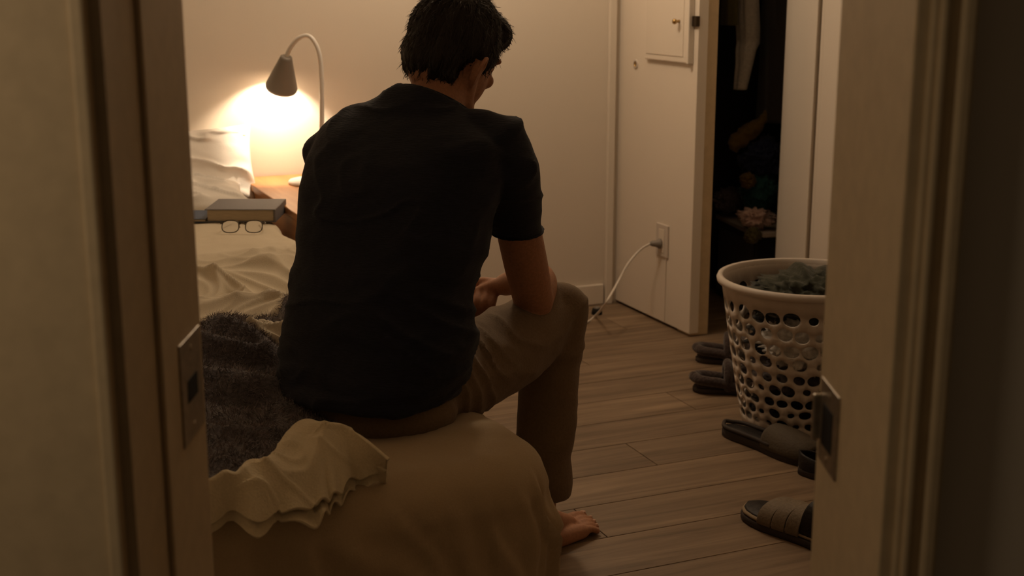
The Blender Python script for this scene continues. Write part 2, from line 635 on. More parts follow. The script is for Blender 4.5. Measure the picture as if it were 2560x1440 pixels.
# small cupboard door, latch, knob and finger pull on the closet side wall
pd = empty('access_door', (XP, 4.28, 1.0), 'small white cupboard door with brass knob in closet side wall', 'cupboard door')
box('panel', (XP - 0.016, 4.135, 1.008), (XP - 0.0005, 4.463, 1.70), M['trim'], pd, 0.004)
box('inner_panel', (XP - 0.0185, 4.175, 1.030), (XP - 0.0155, 4.452, 1.68), M['wall'], pd, 0.001)
box('edge_strip', (XP - 0.024, 4.128, 1.006), (XP - 0.0005, 4.142, 1.70), M['trim'], pd, 0.003)
lathe('knob', [(0.0001, 0.0), (0.006, 0.0), (0.005, 0.010), (0.004, 0.014), (0.009, 0.020), (0.010, 0.026), (0.006, 0.031), (0.0001, 0.032)], (XP - 0.018, 4.205, 1.155), M['brass'], pd, 24, axis=(-1, -0.25, 0))
box('latch', (XP - 0.012, 4.098, 1.140), (XP + 0.004, 4.128, 1.176), M['wire'], pd, 0.002)
fp = empty('finger_pull', (XP, 4.559, 0.983), 'small round metal pull on the white closet side wall', 'door pull')
lathe('rim', [(0.011, 0.004), (0.0165, 0.005), (0.018, 0.003), (0.018, -0.002)], (XP, 4.559, 0.983), M['plastic'], fp, 28, axis=(-1, 0, 0))
lathe('cup', [(0.0001, 0.0012), (0.011, 0.0012), (0.0115, 0.004)], (XP, 4.559, 0.983), M['brass'], fp, 28, axis=(-1, 0, 0))

# outlet, plug and cord
ol = empty('wall_outlet', (XP, 4.315, 0.32), 'white wall outlet plate on the closet side wall', 'outlet')
box('plate', (XP - 0.007, 4.267, 0.268), (XP + 0.001, 4.358, 0.394), M['plastic'], ol, 0.003)
box('socket_face', (XP - 0.0085, 4.292, 0.285), (XP - 0.0065, 4.333, 0.375), M['trim'], ol, 0.002)
pc = empty('power_cord', (1.9, 4.3, 0), 'white power cord curving from the outlet plug to the floor', 'cord')
plug_c = np.array([XP - 0.0085, 4.318, 0.318])
lathe('plug', [(0.0001, 0.0), (0.019, 0.0), (0.0195, 0.006), (0.013, 0.018), (0.011, 0.034), (0.006, 0.042), (0.0001, 0.043)], plug_c, M['grey_metal'], pc, 24, axis=(-1, 0.15, 0.05))
cpts = [plug_c + np.array([-0.04, 0.006, 0.002]), P(1600, 625, 4.93), P(1570, 660, 4.90), P(1545, 705, 4.86), P(1515, 757, 4.72), PZ(1488, 790, 0.006), PZ(1462, 808, 0.006), PZ(1400, 830, 0.006), PZ(1330, 835, 0.006)]
tube('cable', spline(cpts, 10), 0.0046, M['cord'], pc, 10)
cc_ = box('cable_channel', (XP - 0.004, 4.281, 0.014), (XP, 4.289, 0.268), M['trim'], None, 0.001)
tag(cc_, 'thin vertical cable channel below the wall outlet', 'cable channel')
bk = PZ(1492, 785, 0)
ds = empty('door_stopper', bk, 'small black rubber door stopper on the floor by the cord', 'door stopper')
lathe('body', [(0.0001, 0.0), (0.022, 0.0), (0.021, 0.012), (0.017, 0.024), (0.0001, 0.025)], bk, M['black'], ds, 20)
lathe('cap', [(0.012, 0.024), (0.012, 0.029), (0.0001, 0.031)], bk, M['grey_metal'], ds, 20)

# ------------------------------------------------------------------ cabinet beside the bed
X0, X1, Y0, Y1, ZT = 0.940, 1.37, 3.72, 4.69, 0.61
cab = empty('bedside_cabinet', ((X0 + X1) / 2, (Y0 + Y1) / 2, 0), 'orange wooden cabinet between bed and back wall, lamp on top', 'cabinet')
box('top', (X0 - 0.008, Y0 - 0.01, ZT - 0.024), (X1 + 0.008, Y1, ZT), M['cabinet'], cab, 0.003)
box('body', (X0, Y0 + 0.012, 0.06), (X1, Y1 - 0.002, ZT - 0.024), M['cabinet'], cab, 0.002)
box('side_panel', (X0 - 0.004, Y0 + 0.01, 0.07), (X0, 4.02, ZT - 0.026), M['cabinet'], cab, 0.001)
for k in range(3):
    dr = box('drawer', (X0 + 0.008, Y0 - 0.004, 0.085 + k * 0.166), (X1 - 0.008, Y0 + 0.012, 0.243 + k * 0.166), M['cabinet'], cab, 0.002)
    lathe('knob', [(0.005, 0), (0.005, 0.012), (0.012, 0.018), (0.010, 0.026), (0.0001, 0.028)], ((X0 + X1) / 2, Y0 - 0.004, 0.165 + k * 0.166), M['brass'], dr, 18, axis=(0, -1, 0))
for sx in (X0 + 0.03, X1 - 0.03):
    for sy in (Y0 + 0.04, Y1 - 0.04):
        box('foot', (sx - 0.02, sy - 0.02, 0.0), (sx + 0.02, sy + 0.02, 0.061), M['cabinet'], cab, 0.003)

# ------------------------------------------------------------------ desk lamp
LD = 4.52
lb = PZ(800, 457, ZT)
LD = float(np.dot(lb, FW))
lamp = empty('gooseneck_lamp', lb, 'lit white gooseneck lamp with grey cone shade on the cabinet', 'lamp')
lathe('base', [(0.0001, 0.0), (0.108, 0.0), (0.110, 0.006), (0.106, 0.012), (0.02, 0.017), (0.012, 0.022), (0.0001, 0.022)], lb, M['white_metal'], lamp, 48)
st = P(716, 140, LD + 0.03)
sb = P(703, 222, LD + 0.085)
sax = (sb - st) / np.linalg.norm(sb - st)
neck = spline([lb + UP * 0.015, P(804, 330, LD), P(804, 200, LD), P(797, 130, LD), P(775, 92, LD + .006), P(748, 95, LD + .014), P(727, 118, LD + .024), st + sax * 0.004], 10)
tube('gooseneck', neck, [0.0085] * (len(neck) // 3) + [0.0078] * (len(neck) - len(neck) // 3), M['white_metal'], lamp, 14)
L_ = np.linalg.norm(sb - st)
sh = lathe('shade', [(0.0001, 0.0), (0.014, 0.0005), (0.020, 0.004), (0.0215, 0.010), (0.0535, L_ * 0.86), (0.056, L_ * 0.93), (0.0545, L_ - 0.001), (0.0525, L_), (0.0520, L_ - 0.002), (0.0510, L_ * 0.86), (0.019, 0.013), (0.0001, 0.012)], st, M['grey_metal'], lamp, 48, axis=sax)
bulb_c = st + sax * (L_ * 0.36)
lathe('bulb', [(0.0001, -0.022), (0.010, -0.020), (0.018, -0.008), (0.020, 0.002), (0.015, 0.014), (0.0001, 0.021)], bulb_c, M['bulb'], lamp, 20, axis=sax)
bl = point_light('bulb_light', tuple(bulb_c + sax * 0.036), 9.5, WARM, 0.011)

# ------------------------------------------------------------------ bed
BX0, BX1, BY0, BY1 = -0.52, 0.945, 1.94, 4.66
ZM = 0.50
SEAT = (0.72, 2.44)


def seat_dip(x, y):
    return 0.075 * np.exp(-(((x - SEAT[0]) / 0.24) ** 2 + ((y - SEAT[1]) / 0.22) ** 2)) + 0.024 * np.exp(-(((x - 0.66) / 0.22) ** 2 + ((y - 2.10) / 0.16) ** 2))


def round_rect(x0, x1, y0, y1, rc, per=60, straight=150):
    pts = []
    cs = [(x1 - rc, y0 + rc, -90), (x1 - rc, y1 - rc, 0), (x0 + rc, y1 - rc, 90), (x0 + rc, y0 + rc, 180)]
    for q, (cx, cy, a0) in enumerate(cs):
        for k in range(per):
            a = math.radians(a0 + 90 * k / (per - 1))
            pts.append((cx, cy, math.cos(a), math.sin(a)))
        nx = cs[(q + 1) % 4]
        a = math.radians(a0 + 90)
        for k in range(1, straight):
            t = k / straight
            pts.append((cx + (nx[0] - cx) * t, cy + (nx[1] - cy) * t, math.cos(a), math.sin(a)))
    return np.array(pts)


bed = empty('bed', ((BX0 + BX1) / 2, (BY0 + BY1) / 2, 0), 'double bed with tan fitted sheet under the seated man', 'bed')
RC = 0.16
rr = round_rect(BX0, BX1, BY0, BY1, RC)
N = len(rr)


ARC = np.concatenate([[0], np.cumsum(np.hypot(np.diff(rr[:, 0] + rr[:, 2] * RC), np.diff(rr[:, 1] + rr[:, 3] * RC)))])
TOTAL = ARC[-1] + 0.02
ARC = np.where(ARC > TOTAL / 2, ARC - TOTAL, ARC)      # 0 where the front face meets the right corner
# drape folds: arc position, lean, width, height, lowest z, highest z
FOLDS = [(-0.46, 0.35, 0.020, 0.011, 0.13, 0.46), (-0.36, 0.45, 0.014, 0.012, 0.13, 0.47), (-0.27, 0.30, 0.022, 0.010, 0.13, 0.44), (-0.18, 0.50, 0.013, 0.011, 0.15, 0.48), (-0.10, 0.40, 0.018, 0.010, 0.13, 0.47), (-0.02, 0.30, 0.014, 0.010, 0.13, 0.46),
         (0.055, 0.12, 0.012, 0.014, 0.13, 0.45), (0.105, 0.05, 0.008, 0.026, 0.14, 0.46), (0.16, 0.0, 0.014, 0.012, 0.13, 0.45), (0.27, 0.1, 0.02, 0.012, 0.13, 0.45)]


def bed_skin(name, prof, wr, seed, mat, caps):
    """prof: (outward offset from outline, z)"""
    V, Fc = [], []
    for (o_, z) in prof:
        x = rr[:, 0] + rr[:, 2] * (RC + o_)
        y = rr[:, 1] + rr[:, 3] * (RC + o_)
        depth = max(0.0, (ZM - z))
        ang = np.arange(N) / N
        p = np.stack([x * 5, y * 5, np.full(N, z * 1.3)], 1)
        fold = (np.maximum(0, ridged(np.stack([x * 4.6 + z * 3.2, y * 4.6 - z * 2.2, np.full(N, z * 0.8)], 1), 1, seed)) ** 3 - 0.2) * wr * min(1, depth / 0.15) + fbm(p * 0.5, 2, seed + 9) * wr * 0.8 * min(1, depth / 0.1)
        if caps:
            for s0, lean, wd_, amp, zl, zh in FOLDS:
                w_z = float(sstep(zl - 0.06, zl + 0.05, z) * (1 - sstep(zh - 0.10, zh + 0.02, z)))
                dd = (ARC - s0 - lean * (0.45 - z) - 0.01 * math.sin(z * 30 + s0 * 50)) / wd_
                fold = fold + amp * w_z * (np.exp(-dd ** 2) - 0.55 * np.exp(-((dd - 1.9) / 1.1) ** 2))
        x = x + rr[:, 2] * fold; y = y + rr[:, 3] * fold
        x = x - np.where(x > 0.5, 0.07, 0.0) * sstep(2.9, 3.5, y)
        zz = np.full(N, z) - seat_dip(x, y) * (1 - min(1, depth / 0.3)) + 0.004 * fbm(np.stack([x * 9, y * 9, x * 0], 1), 2, seed + 3) * (1 if depth < 0.1 else 0)
        V += list(np.stack([x, y, zz], 1))
    n = len(prof)
    for i in range(n - 1):
        for k in range(N):
            a = i * N + k; b = i * N + (k + 1) % N
            Fc.append((a, b, b + N, a + N))
    if caps:
        last = np.array(V[-N:])
        c = np.array([(BX0 + BX1) / 2, (BY0 + BY1) / 2])
        base = len(V) - N
        S = [0.96, 0.92, 0.88, 0.84, 0.8, 0.76, 0.72, 0.66, 0.6, 0.5, 0.4, 0.3, 0.2, 0.1, 0.02]
        for s in S:
            x = c[0] + (last[:, 0] - c[0]) * s; y = c[1] + (last[:, 1] - c[1]) * s
            z = prof[-1][1] - seat_dip(x, y) + 0.004 * fbm(np.stack([x * 6, y * 6, x * 0], 1), 3, seed + 3)
            V += list(np.stack([x, y, z], 1))
        for i in range(len(S)):
            for k in range(N):
                a = base + i * N + k; b = base + i * N + (k + 1) % N
                Fc.append((a, b, b + N, a + N))
    return mk(name, V, Fc, mat, bed)


prof = [(-0.10, 0.111), (-0.03, 0.113), (0.0, 0.120)] + [(0.010 + 0.014 * math.sin(k / 17 * math.pi), 0.140 + 0.270 * k / 17) for k in range(18)]
for k in range(1, 13):
    a = math.pi / 2 * k / 12
    prof.append((0.012 - 0.10 * (1 - math.cos(a)), 0.41 + 0.09 * math.sin(a)))
prof += [(-0.11, 0.501), (-0.14, 0.502)]
bed_skin('fitted_sheet', prof, 0.022, 3, M['sheet'], True)
bprof = [(-0.03, 0.0), (0.042, 0.003), (0.050, 0.02), (0.052, 0.06), (0.046, 0.090), (0.030, 0.112), (-0.06, 0.116)]
bed_skin('base_valance', bprof, 0.006, 8, M['sheet'], False)


def sheet_grid(name, nu, nv, fn, mat, parent=None, thick=0.004):
    u, v = np.meshgrid(np.linspace(0, 1, nu), np.linspace(0, 1, nv))
    V = fn(u.ravel(), v.ravel())
    o = mk(name, V, grid_faces(nu, nv), mat, parent)
    if thick:
        solid(o, thick, -1)
    return o


def edge_drape(s, xe, z, r=0.05):
    """x/z of a cloth that runs along x and rolls over an edge at xe"""
    over = np.maximum(0, s - (xe - r))
    ang = np.minimum(over / r, math.pi / 2)
    x = np.where(over > 0, xe - r + r * np.sin(ang), s)
    dz = np.where(over > 0, r * (1 - np.cos(ang)), 0) + np.maximum(0, over - r * math.pi / 2)
    return x, z - dz


# crumpled duvet, its top turned back flat towards the pillows
def duvet_fn(u, v):
    s = -0.50 + u * 1.52
    y = 2.66 + v * 1.72
    wob = 0.03 * fbm(np.stack([y * 4, y * 0, y * 0 + 3], 1), 2, 5)
    crump = 1 - sstep(3.38, 3.52, y + wob)
    base = 0.512 + 0.070 * sstep(3.14, 3.48, y + wob) + 0.015 * crump
    q = np.stack([s * 1.7 + y * 3.0, s * 2.3 - y * 1.3, s * 0], 1)
    wq = q + 0.45 * np.stack([fbm(q * 0.8, 2, 21), fbm(q * 0.8, 2, 22), 0 * s], 1)
    rid = np.maximum(0, ridged(wq * 1.15, 1, 31)) ** 3 * 0.036 + np.maximum(0, ridged(wq * 1.9 + 5, 1, 33)) ** 3 * 0.020 + np.maximum(0, ridged(wq * 3.0 + 9, 1, 36)) ** 3 * 0.009
    rid = rid * (1 - 0.7 * sstep(3.22, 3.46, y))
    z = base + crump * (rid + 0.018 * fbm(wq * 0.7, 2, 44)) + (1 - crump) * 0.004 * fbm(np.stack([s * 6, y * 6, 0 * s], 1), 3, 51)
    z = z - 0.030 * (1 - sstep(2.66, 2.75, y)) - 0.05 * sstep(4.15, 4.34, y)
    xe = 0.885 + 0.012 * fbm(np.stack([y * 6, y * 0, y * 0], 1), 2, 61)
    x, z2 = edge_drape(s, xe, z, 0.045)
    x = np.minimum(x, 0.918)
    return np.stack([x, y + 0.012 * crump * fbm(wq * 1.5, 2, 71), z2], 1)


duv = sheet_grid('duvet', 330, 360, duvet_fn, M['duvet'], None, 0.008)
tag(duv, 'crumpled pale cotton duvet on the bed below the book', 'duvet')


# pillows
def pillow(name, centre, ax, ay, az, w, h, t, seed, label):
    n = 70
    V = []
    for side in (1, -1):
        u, v = np.meshgrid(np.linspace(-1, 1, n), np.linspace(-1, 1, n))
        u, v = u.ravel(), v.ravel()
        prof_ = (np.clip(1 - np.abs(u) ** 2.6, 0, 1) * np.clip(1 - np.abs(v) ** 2.6, 0, 1)) ** 0.55
        q = np.stack([u * 1.6 + v * 0.6, v * 1.5, 0 * u + seed + side], 1)
        wr = (np.maximum(0, ridged(q + 0.4 * np.stack([fbm(q, 2, seed), fbm(q, 2, seed + 1), 0 * u], 1), 1, seed)) ** 3) * 0.016 + 0.005 * fbm(q * 1.5, 2, seed + 4)
        pin = 1 - 0.07 * (1 - np.abs(v) ** 2) * np.abs(u) ** 4
        pin2 = 1 - 0.09 * (1 - np.abs(u) ** 2) * np.abs(v) ** 4
        hgt = side * (prof_ * t / 2 + wr * np.clip(prof_ * 2, 0, 1))
        pts = np.array(centre) + np.outer(u * pin * w / 2, ax) + np.outer(v * pin2 * h / 2, ay) + np.outer(hgt, az)
        V += list(pts)
    F = grid_faces(n, n) + [tuple(reversed(f)) for f in grid_faces(n, n, n * n)]
    o = mk(name, V, F, M['pillow'])
    bm = bmesh.new(); bm.from_mesh(o.data)
    bmesh.ops.remove_doubles(bm, verts=bm.verts[:], dist=0.0005)
    bmesh.ops.recalc_face_normals(bm, faces=bm.faces[:])
    bm.to_mesh(o.data); bm.free()
    return tag(o, label, 'pillow')


az_ = np.array([0.05, -0.90, 0.42]); az_ /= np.linalg.norm(az_)
ax_ = np.array([1.0, 0.05, 0.02]); ax_ /= np.linalg.norm(ax_)
ay_ = np.cross(az_, ax_)
pillow('pillow', (0.645, 4.56, 0.645), ax_, ay_, az_, 0.66, 0.34, 0.13, 11, 'white pillow leaning upright against the wall beside the lamp')
pillow('pillow', (0.56, 4.345, 0.60), np.array([1, -0.03, 0]), np.array([0.03, 1, 0.10]), np.array([0, -0.10, 1.0]), 0.66, 0.34, 0.115, 23, 'white pillow lying flat behind the grey book')

# book, notebook, glasses
BB = 0.587
bc = [np.array([*PZ(513, 556, BB)[:2], 0]), np.array([*PZ(687, 556, BB)[:2], 0])]
bx = bc[1] - bc[0]; BWd = np.linalg.norm(bx); bx /= BWd
by = np.array([-bx[1], bx[0], 0])
book = empty('book', (*bc[0][:2], BB), 'thick grey hardback book lying on the bed beside the cabinet', 'book')
BL, BT = 0.195, 0.040
obox('page_block', bc[0], bx, by, (0.006, 0.006, BB + 0.0025), (BWd - 0.004, BL - 0.006, BB + BT - 0.0025), M['paper'], book, 0.002)
obox('cover', bc[0], bx, by, (0, 0, BB), (BWd, BL, BB + 0.003), M['cover'], book, 0.001)
obox('cover', bc[0], bx, by, (0, 0, BB + BT - 0.003), (BWd, BL, BB + BT), M['cover'], book, 0.001)
obox('spine', bc[0], bx, by, (BWd - 0.003, 0.0, BB), (BWd + 0.003, BL, BB + BT), M['cover'], book, 0.0015)
nb = PZ(440, 556, BB)
nbo = empty('notebook', (nb[0], nb[1], BB), 'thin blue notebook half hidden left of the grey book', 'notebook')
obox('page_block', (nb[0], nb[1], 0), bx, by, (0.003, 0.003, BB + 0.0015), (0.088, 0.152, BB + 0.0085), M['paper'], nbo, 0.001)
obox('cover', (nb[0], nb[1], 0), bx, by, (0, 0, BB), (0.090, 0.155, BB + 0.0018), M['blue_cover'], nbo, 0.0006)
obox('cover', (nb[0], nb[1], 0), bx, by, (0, 0, BB + 0.0085), (0.090, 0.155, BB + 0.0105), M['blue_cover'], nbo, 0.0006)

gl0 = PZ(604, 583, 0.588)
gl = empty('eyeglasses', gl0, 'thin wire eyeglasses lying open in front of the book', 'eyeglasses')
gx, gy = bx, by            # gx along the lenses, gy away from the camera


def gp(a, b, c):
    return gl0 + gx * a + gy * b + UP * c


for s in (-1, 1):
    ring = []
    for k in range(28):
        a = 2 * math.pi * k / 28
        ex, ez = 0.0245 * math.copysign(abs(math.cos(a)) ** 0.75, math.cos(a)), 0.0165 * math.copysign(abs(math.sin(a)) ** 0.75, math.sin(a))
        ring.append(gp(s * 0.034 + ex, 0.012 + ez * 0.5, 0.0175 + ez))
    tube('rim', ring + [ring[0]], 0.0015, M['wire'], gl, 8)
    cen = gp(s * 0.034, 0.012, 0.0175)
    mk('lens', [cen] + ring, [(0, 1 + k, 1 + (k + 1) % 28) for k in range(28)], M['glass'], gl)
    gl.children  # keep
    tpl = [gp(s * 0.0605, 0.014, 0.026), gp(s * 0.0635, 0.022, 0.024), gp(s * 0.058, 0.07, 0.016), gp(s * 0.044, 0.112, 0.014), gp(s * 0.040, 0.122, 0.006)]
    tube('temple_arm', spline(tpl, 6), 0.0016, M['wire'], gl, 8)
    tube('nose_pad', [gp(s * 0.0095, 0.016, 0.020), gp(s * 0.0085, 0.019, 0.013)], 0.0020, M['plastic'], gl, 8, True)
tube('bridge', spline([gp(-0.0105, 0.014, 0.022), gp(0, 0.013, 0.0275), gp(0.0105, 0.014, 0.022)], 6), 0.0015, M['wire'], gl, 8)


# cream sheet pulled out over the foot of the bed
top_px = [(380, 1250), (450, 1240), (520, 1234), (588, 1212), (622, 1176), (662, 1172), (700, 1128), (735, 1084), (768, 1070), (802, 1078), (850, 1082), (905, 1106), (976, 1164)]
bot_px = [(380, 1350), (450, 1338), (525, 1326), (590, 1306), (640, 1321), (690, 1296), (735, 1290), (790, 1268), (822, 1252), (850, 1236), (885, 1204), (930, 1198), (968, 1190)]
tp = np.array([PZ(a, b, 0.545) for a, b in top_px])
bp_ = np.array([PZ(a, b, 0.490) for a, b in bot_px])
tp = np.array(spline(list(tp), 8)); bp_ = np.array(spline(list(bp_), 8))


# dark fleece throw
def throw_fn(u, v):
    # v runs from the foot of the bed (0) to the duvet (1); u from the left (0) to the man (1)
    near = np.array([1.99, 2.00, 2.03, 2.07, 2.14, 2.25, 2.35, 2.45])
    far = np.array([2.70, 2.72, 2.76, 2.80, 2.85, 2.92, 3.02, 3.14])
    t = np.linspace(0, 1, len(near))
    x = -0.42 + u * 1.20
    lim = np.where(x < 0.50, np.interp(x, tp[:, 0], tp[:, 1]) + 0.022, 2.12 + (x - 0.50) * 1.55)
    y = lim * (1 - v) + np.interp(u, t, far) * v
    x = x + 0.03 * fbm(np.stack([u * 3, v * 6, 0 * u], 1), 2, 81) * v
    q = np.stack([x * 2.6 - y * 0.8, y * 3.4 + x * 1.2, 0 * x], 1)
    fold = np.maximum(0, ridged(q + 0.4 * np.stack([fbm(q, 2, 91), fbm(q, 2, 92), 0 * x], 1), 1, 93)) ** 1.5 * 0.050 + 0.016 * fbm(q * 1.4, 3, 95)
    edge = np.minimum(np.minimum(u, 1 - u) * 12, np.minimum(v, 1 - v) * 14)
    edge = np.clip(edge, 0, 1) ** 0.5
    hump = 0.025 * np.exp(-((v - 0.80) / 0.12) ** 2)
    z = 0.507 + edge * (0.010 + np.maximum(0, fold) * sstep(0.03, 0.38, v) * (1 - 0.6 * sstep(0.75, 0.95, v))) + hump * edge - seat_dip(x, y) * 0.7
    return np.stack([x, y, z], 1)


thr = sheet_grid('throw_blanket', 150, 150, throw_fn, M['throw'], None, 0.006)
tag(thr, 'dark charcoal fleecy throw bunched on the bed left of the man', 'blanket')
# pile of the fleece
nf = 52000
uu, vv = rng.random(nf) * 0.985 + 0.008, rng.random(nf) * 0.985 + 0.008
keep = uu > 0.30
uu, vv = uu[keep], vv[keep]; nf = len(uu)
p0 = throw_fn(uu, vv)
du = throw_fn(uu + 0.004, vv) - p0; dv = throw_fn(uu, vv + 0.004) - p0
nn = np.cross(du, dv); nn /= np.linalg.norm(nn, axis=1)[:, None]
dirn = rng.normal(size=(nf, 3)); clump = np.stack([fbm(p0 * 26, 2, 101), fbm(p0 * 26, 2, 102), 0.2 + 0 * uu], 1)
dirn = nn * 0.55 + 0.45 * dirn / np.linalg.norm(dirn, axis=1)[:, None] + clump * 0.8
dirn /= np.linalg.norm(dirn, axis=1)[:, None]
side = np.cross(dirn, rng.normal(size=(nf, 3))); side /= np.linalg.norm(side, axis=1)[:, None]
ln = (0.006 + 0.010 * rng.random(nf))[:, None]
bend = rng.normal(size=(nf, 3)) * 0.35
w_ = 0.0007
Vf = np.empty((nf, 5, 3))
Vf[:, 0] = p0 - side * w_; Vf[:, 1] = p0 + side * w_
mid = p0 + dirn * ln * 0.55
Vf[:, 2] = mid + side * w_ * 0.8; Vf[:, 3] = mid - side * w_ * 0.8
Vf[:, 4] = p0 + (dirn + bend * 0.7) * ln
idx = (np.arange(nf) * 5)[:, None]
fibF = [tuple(f) for f in np.concatenate([idx + 0, idx + 1, idx + 2, idx + 3], 1).tolist()] + [tuple(f) for f in np.concatenate([idx + 3, idx + 2, idx + 4], 1).tolist()]
pile = mk('fleece_pile', Vf.reshape(-1, 3), fibF, M['fibre'], thr)
pile['kind'] = 'stuff'

def cream_fn(u, v, drop=0.0, v0=0.0):
    t = np.linspace(0, 1, len(tp))
    a = np.stack([np.interp(u, t, tp[:, k]) for k in range(3)], 1)
    b = np.stack([np.interp(u, t, bp_[:, k]) for k in range(3)], 1)
    vv_ = v0 + v * (1 - v0) + drop
    p = a * (1 - vv_)[:, None] + b * vv_[:, None]
    q = np.stack([p[:, 0] * 6 + p[:, 1] * 2.5, p[:, 1] * 5 - p[:, 0] * 2, 0 * u], 1)
    w = q + 0.15 * np.stack([fbm(q, 2, 111), fbm(q, 2, 112), 0 * u], 1)
    e = np.clip(vv_ * 5, 0, 1) * np.clip(np.minimum(u, 1 - u) * 6, 0, 1)
    r = np.maximum(0, ridged(w, 1, 113)) ** 2 * 0.016 + np.maximum(0, ridged(w * 2.1 + 3, 1, 117)) ** 3 * 0.006 + 0.006 * fbm(q * 0.9, 2, 115)
    p[:, 2] += 0.012 * np.sin(np.clip(vv_, 0, 1) * math.pi) + e * r + 0.012 - 0.010 * vv_
    p[:, 2] += 0.006 * np.sin(u * 46 + 3 * np.sin(u * 9)) * np.clip(vv_ - 0.55, 0, 1) * 2
    return p


crm = sheet_grid('top_sheet', 260, 90, cream_fn, M['cream'], None, 0.005)
tag(crm, 'rumpled cream linen sheet hanging over the foot of the bed', 'sheet')


def under_fn(u, v):
    p = cream_fn(u, v, 0.085 + 0.055 * np.sin(u * 23 + 1.0), 0.6)
    p[:, 2] -= 0.014
    p[:, :2] += np.outer(0.006 + 0 * u, [0.0, 1.0])
    return p


sheet_grid('turned_hem', 200, 24, under_fn, M['cream'], crm, 0.004)

# ------------------------------------------------------------------ the man
PSI = math.radians(35)
BF = FW * math.cos(PSI) + RT * math.sin(PSI)       # where his chest points
BR = RT * math.cos(PSI) - FW * math.sin(PSI)       # his right
hipc = P(940, 1000, 2.50)
man = empty('person', (hipc[0], hipc[1], 0.42), 'person in dark t-shirt and khaki trousers sitting bent forward on the bed edge', 'person')


def px_m(D, py=720):
    """metres per photo pixel at D"""
    return np.linalg.norm(P(1281, py, D) - P(1280, py, D))


torso_lv = [  # py, left px, right px, D, depth semi-axis
    (976, 712, 1146, 2.485, 0.158), (966, 704, 1150, 2.488, 0.164), (945, 702, 1156, 2.495, 0.160), (900, 703, 1166, 2.51, 0.148), (840, 709, 1174, 2.525, 0.134), (780, 719, 1168, 2.54, 0.130),
    (720, 727, 1168, 2.56, 0.128), (670, 734, 1182, 2.58, 0.128), (620, 740, 1208, 2.60, 0.130), (560, 744, 1222, 2.62, 0.132), (500, 749, 1232, 2.645, 0.134), (440, 755, 1245, 2.665, 0.132),
    (395, 766, 1256, 2.68, 0.125), (355, 782, 1262, 2.695, 0.115), (325, 800, 1244, 2.705, 0.102), (300, 826, 1215, 2.715, 0.09), (280, 862, 1182, 2.722, 0.078), (262, 915, 1150, 2.728, 0.07), (247, 965, 1118, 2.732, 0.062), (238, 985, 1098, 2.735, 0.055)]


def torso_ring(py, L, R_, D, b, grow=0.0, n=48):
    c = P((L + R_) / 2, py, D)
    w = (R_ - L) / 2 * px_m(D, py)
    a = math.sqrt(max(w * w - (b * math.sin(PSI)) ** 2, 1e-4)) / math.cos(PSI)
    a += grow; b += grow
    pts = []
    for k in range(n):
        t = 2 * math.pi * k / n
        ct, st_ = math.cos(t), math.sin(t)
        e = 0.82
        pts.append(c + BR * a * math.copysign(abs(ct) ** e, ct) + BF * b * math.copysign(abs(st_) ** e, st_))
    return pts


SR, ER, WR = P(1258, 392, 2.63), P(1334, 752, 2.83), P(1262, 712, 3.05)
SL, EL, WL = P(828, 385, 2.80), P(960, 705, 2.96), P(1135, 742, 3.06)
NB, NT = P(1085, 262, 2.735), P(1138, 165, 2.79)

# head frame
HPSI, HPIT, HROL = math.radians(33), math.radians(24), math.radians(9)
hfw = (FW * math.cos(HPSI) + RT * math.sin(HPSI)) * math.cos(HPIT) - UP * math.sin(HPIT)
hrt = RT * math.cos(HPSI) - FW * math.sin(HPSI)
hrt = hrt * math.cos(HROL) - np.cross(hrt, hfw) * math.sin(HROL)
hup = np.cross(hrt, hfw)
HC = P(1140, 120, 2.80)


def hp(r, f_, u):
    return HC + hrt * r + hfw * f_ + hup * u


body = Blob()
# head
body.ell(HC, (hrt * 0.080, hfw * 0.100, hup * 0.094))
body.ell(hp(0, 0.028, -0.048), (hrt * 0.071, hfw * 0.072, hup * 0.082))
body.ell(hp(0, 0.048, -0.108), (hrt * 0.054, hfw * 0.052, hup * 0.038))       # jaw
body.ell(hp(0, 0.090, -0.128), (hrt * 0.020, hfw * 0.018, hup * 0.018))       # chin
for s in (-1, 1):
    body.tube([hp(s * 0.060, -0.002, -0.060), hp(s * 0.058, 0.008, -0.100), hp(s * 0.046, 0.050, -0.126), hp(s * 0.016, 0.088, -0.130)], [0.022, 0.023, 0.021, 0.016])
    body.ell(hp(s * 0.040, 0.078, -0.035), (hrt * 0.022, hfw * 0.020, hup * 0.018))
    body.ell(hp(s * 0.033, 0.090, 0.014), (hrt * 0.026, hfw * 0.012, hup * 0.009))   # brow
    body.ell(hp(s * 0.033, 0.086, -0.006), (hrt * 0.014, hfw * 0.012, hup * 0.011))  # eye
    # ear: shell, rim and lobe
    body.ell(hp(s * 0.086, -0.018, -0.046), (hrt * 0.009 + hfw * -0.004 * s, hfw * 0.017, hup * 0.029))
    ear = [hp(s * 0.080, -0.004, -0.054), hp(s * 0.088, -0.002, -0.026), hp(s * 0.101, -0.020, -0.012), hp(s * 0.107, -0.034, -0.028), hp(s * 0.097, -0.030, -0.056), hp(s * 0.080, -0.010, -0.076)]
    body.tube(spline(ear, 4), 0.0055, 10)
body.tube([hp(0, 0.094, 0.006), hp(0, 0.108, -0.022), hp(0, 0.122, -0.042)], [0.009, 0.010, 0.012])
for s in (-1, 1):
    body.ell(hp(s * 0.011, 0.108, -0.045), (hrt * 0.009, hfw * 0.010, hup * 0.008))
body.ell(hp(0, 0.102, -0.072), (hrt * 0.024, hfw * 0.008, hup * 0.006))
body.ell(hp(0, 0.101, -0.084), (hrt * 0.021, hfw * 0.009, hup * 0.007))
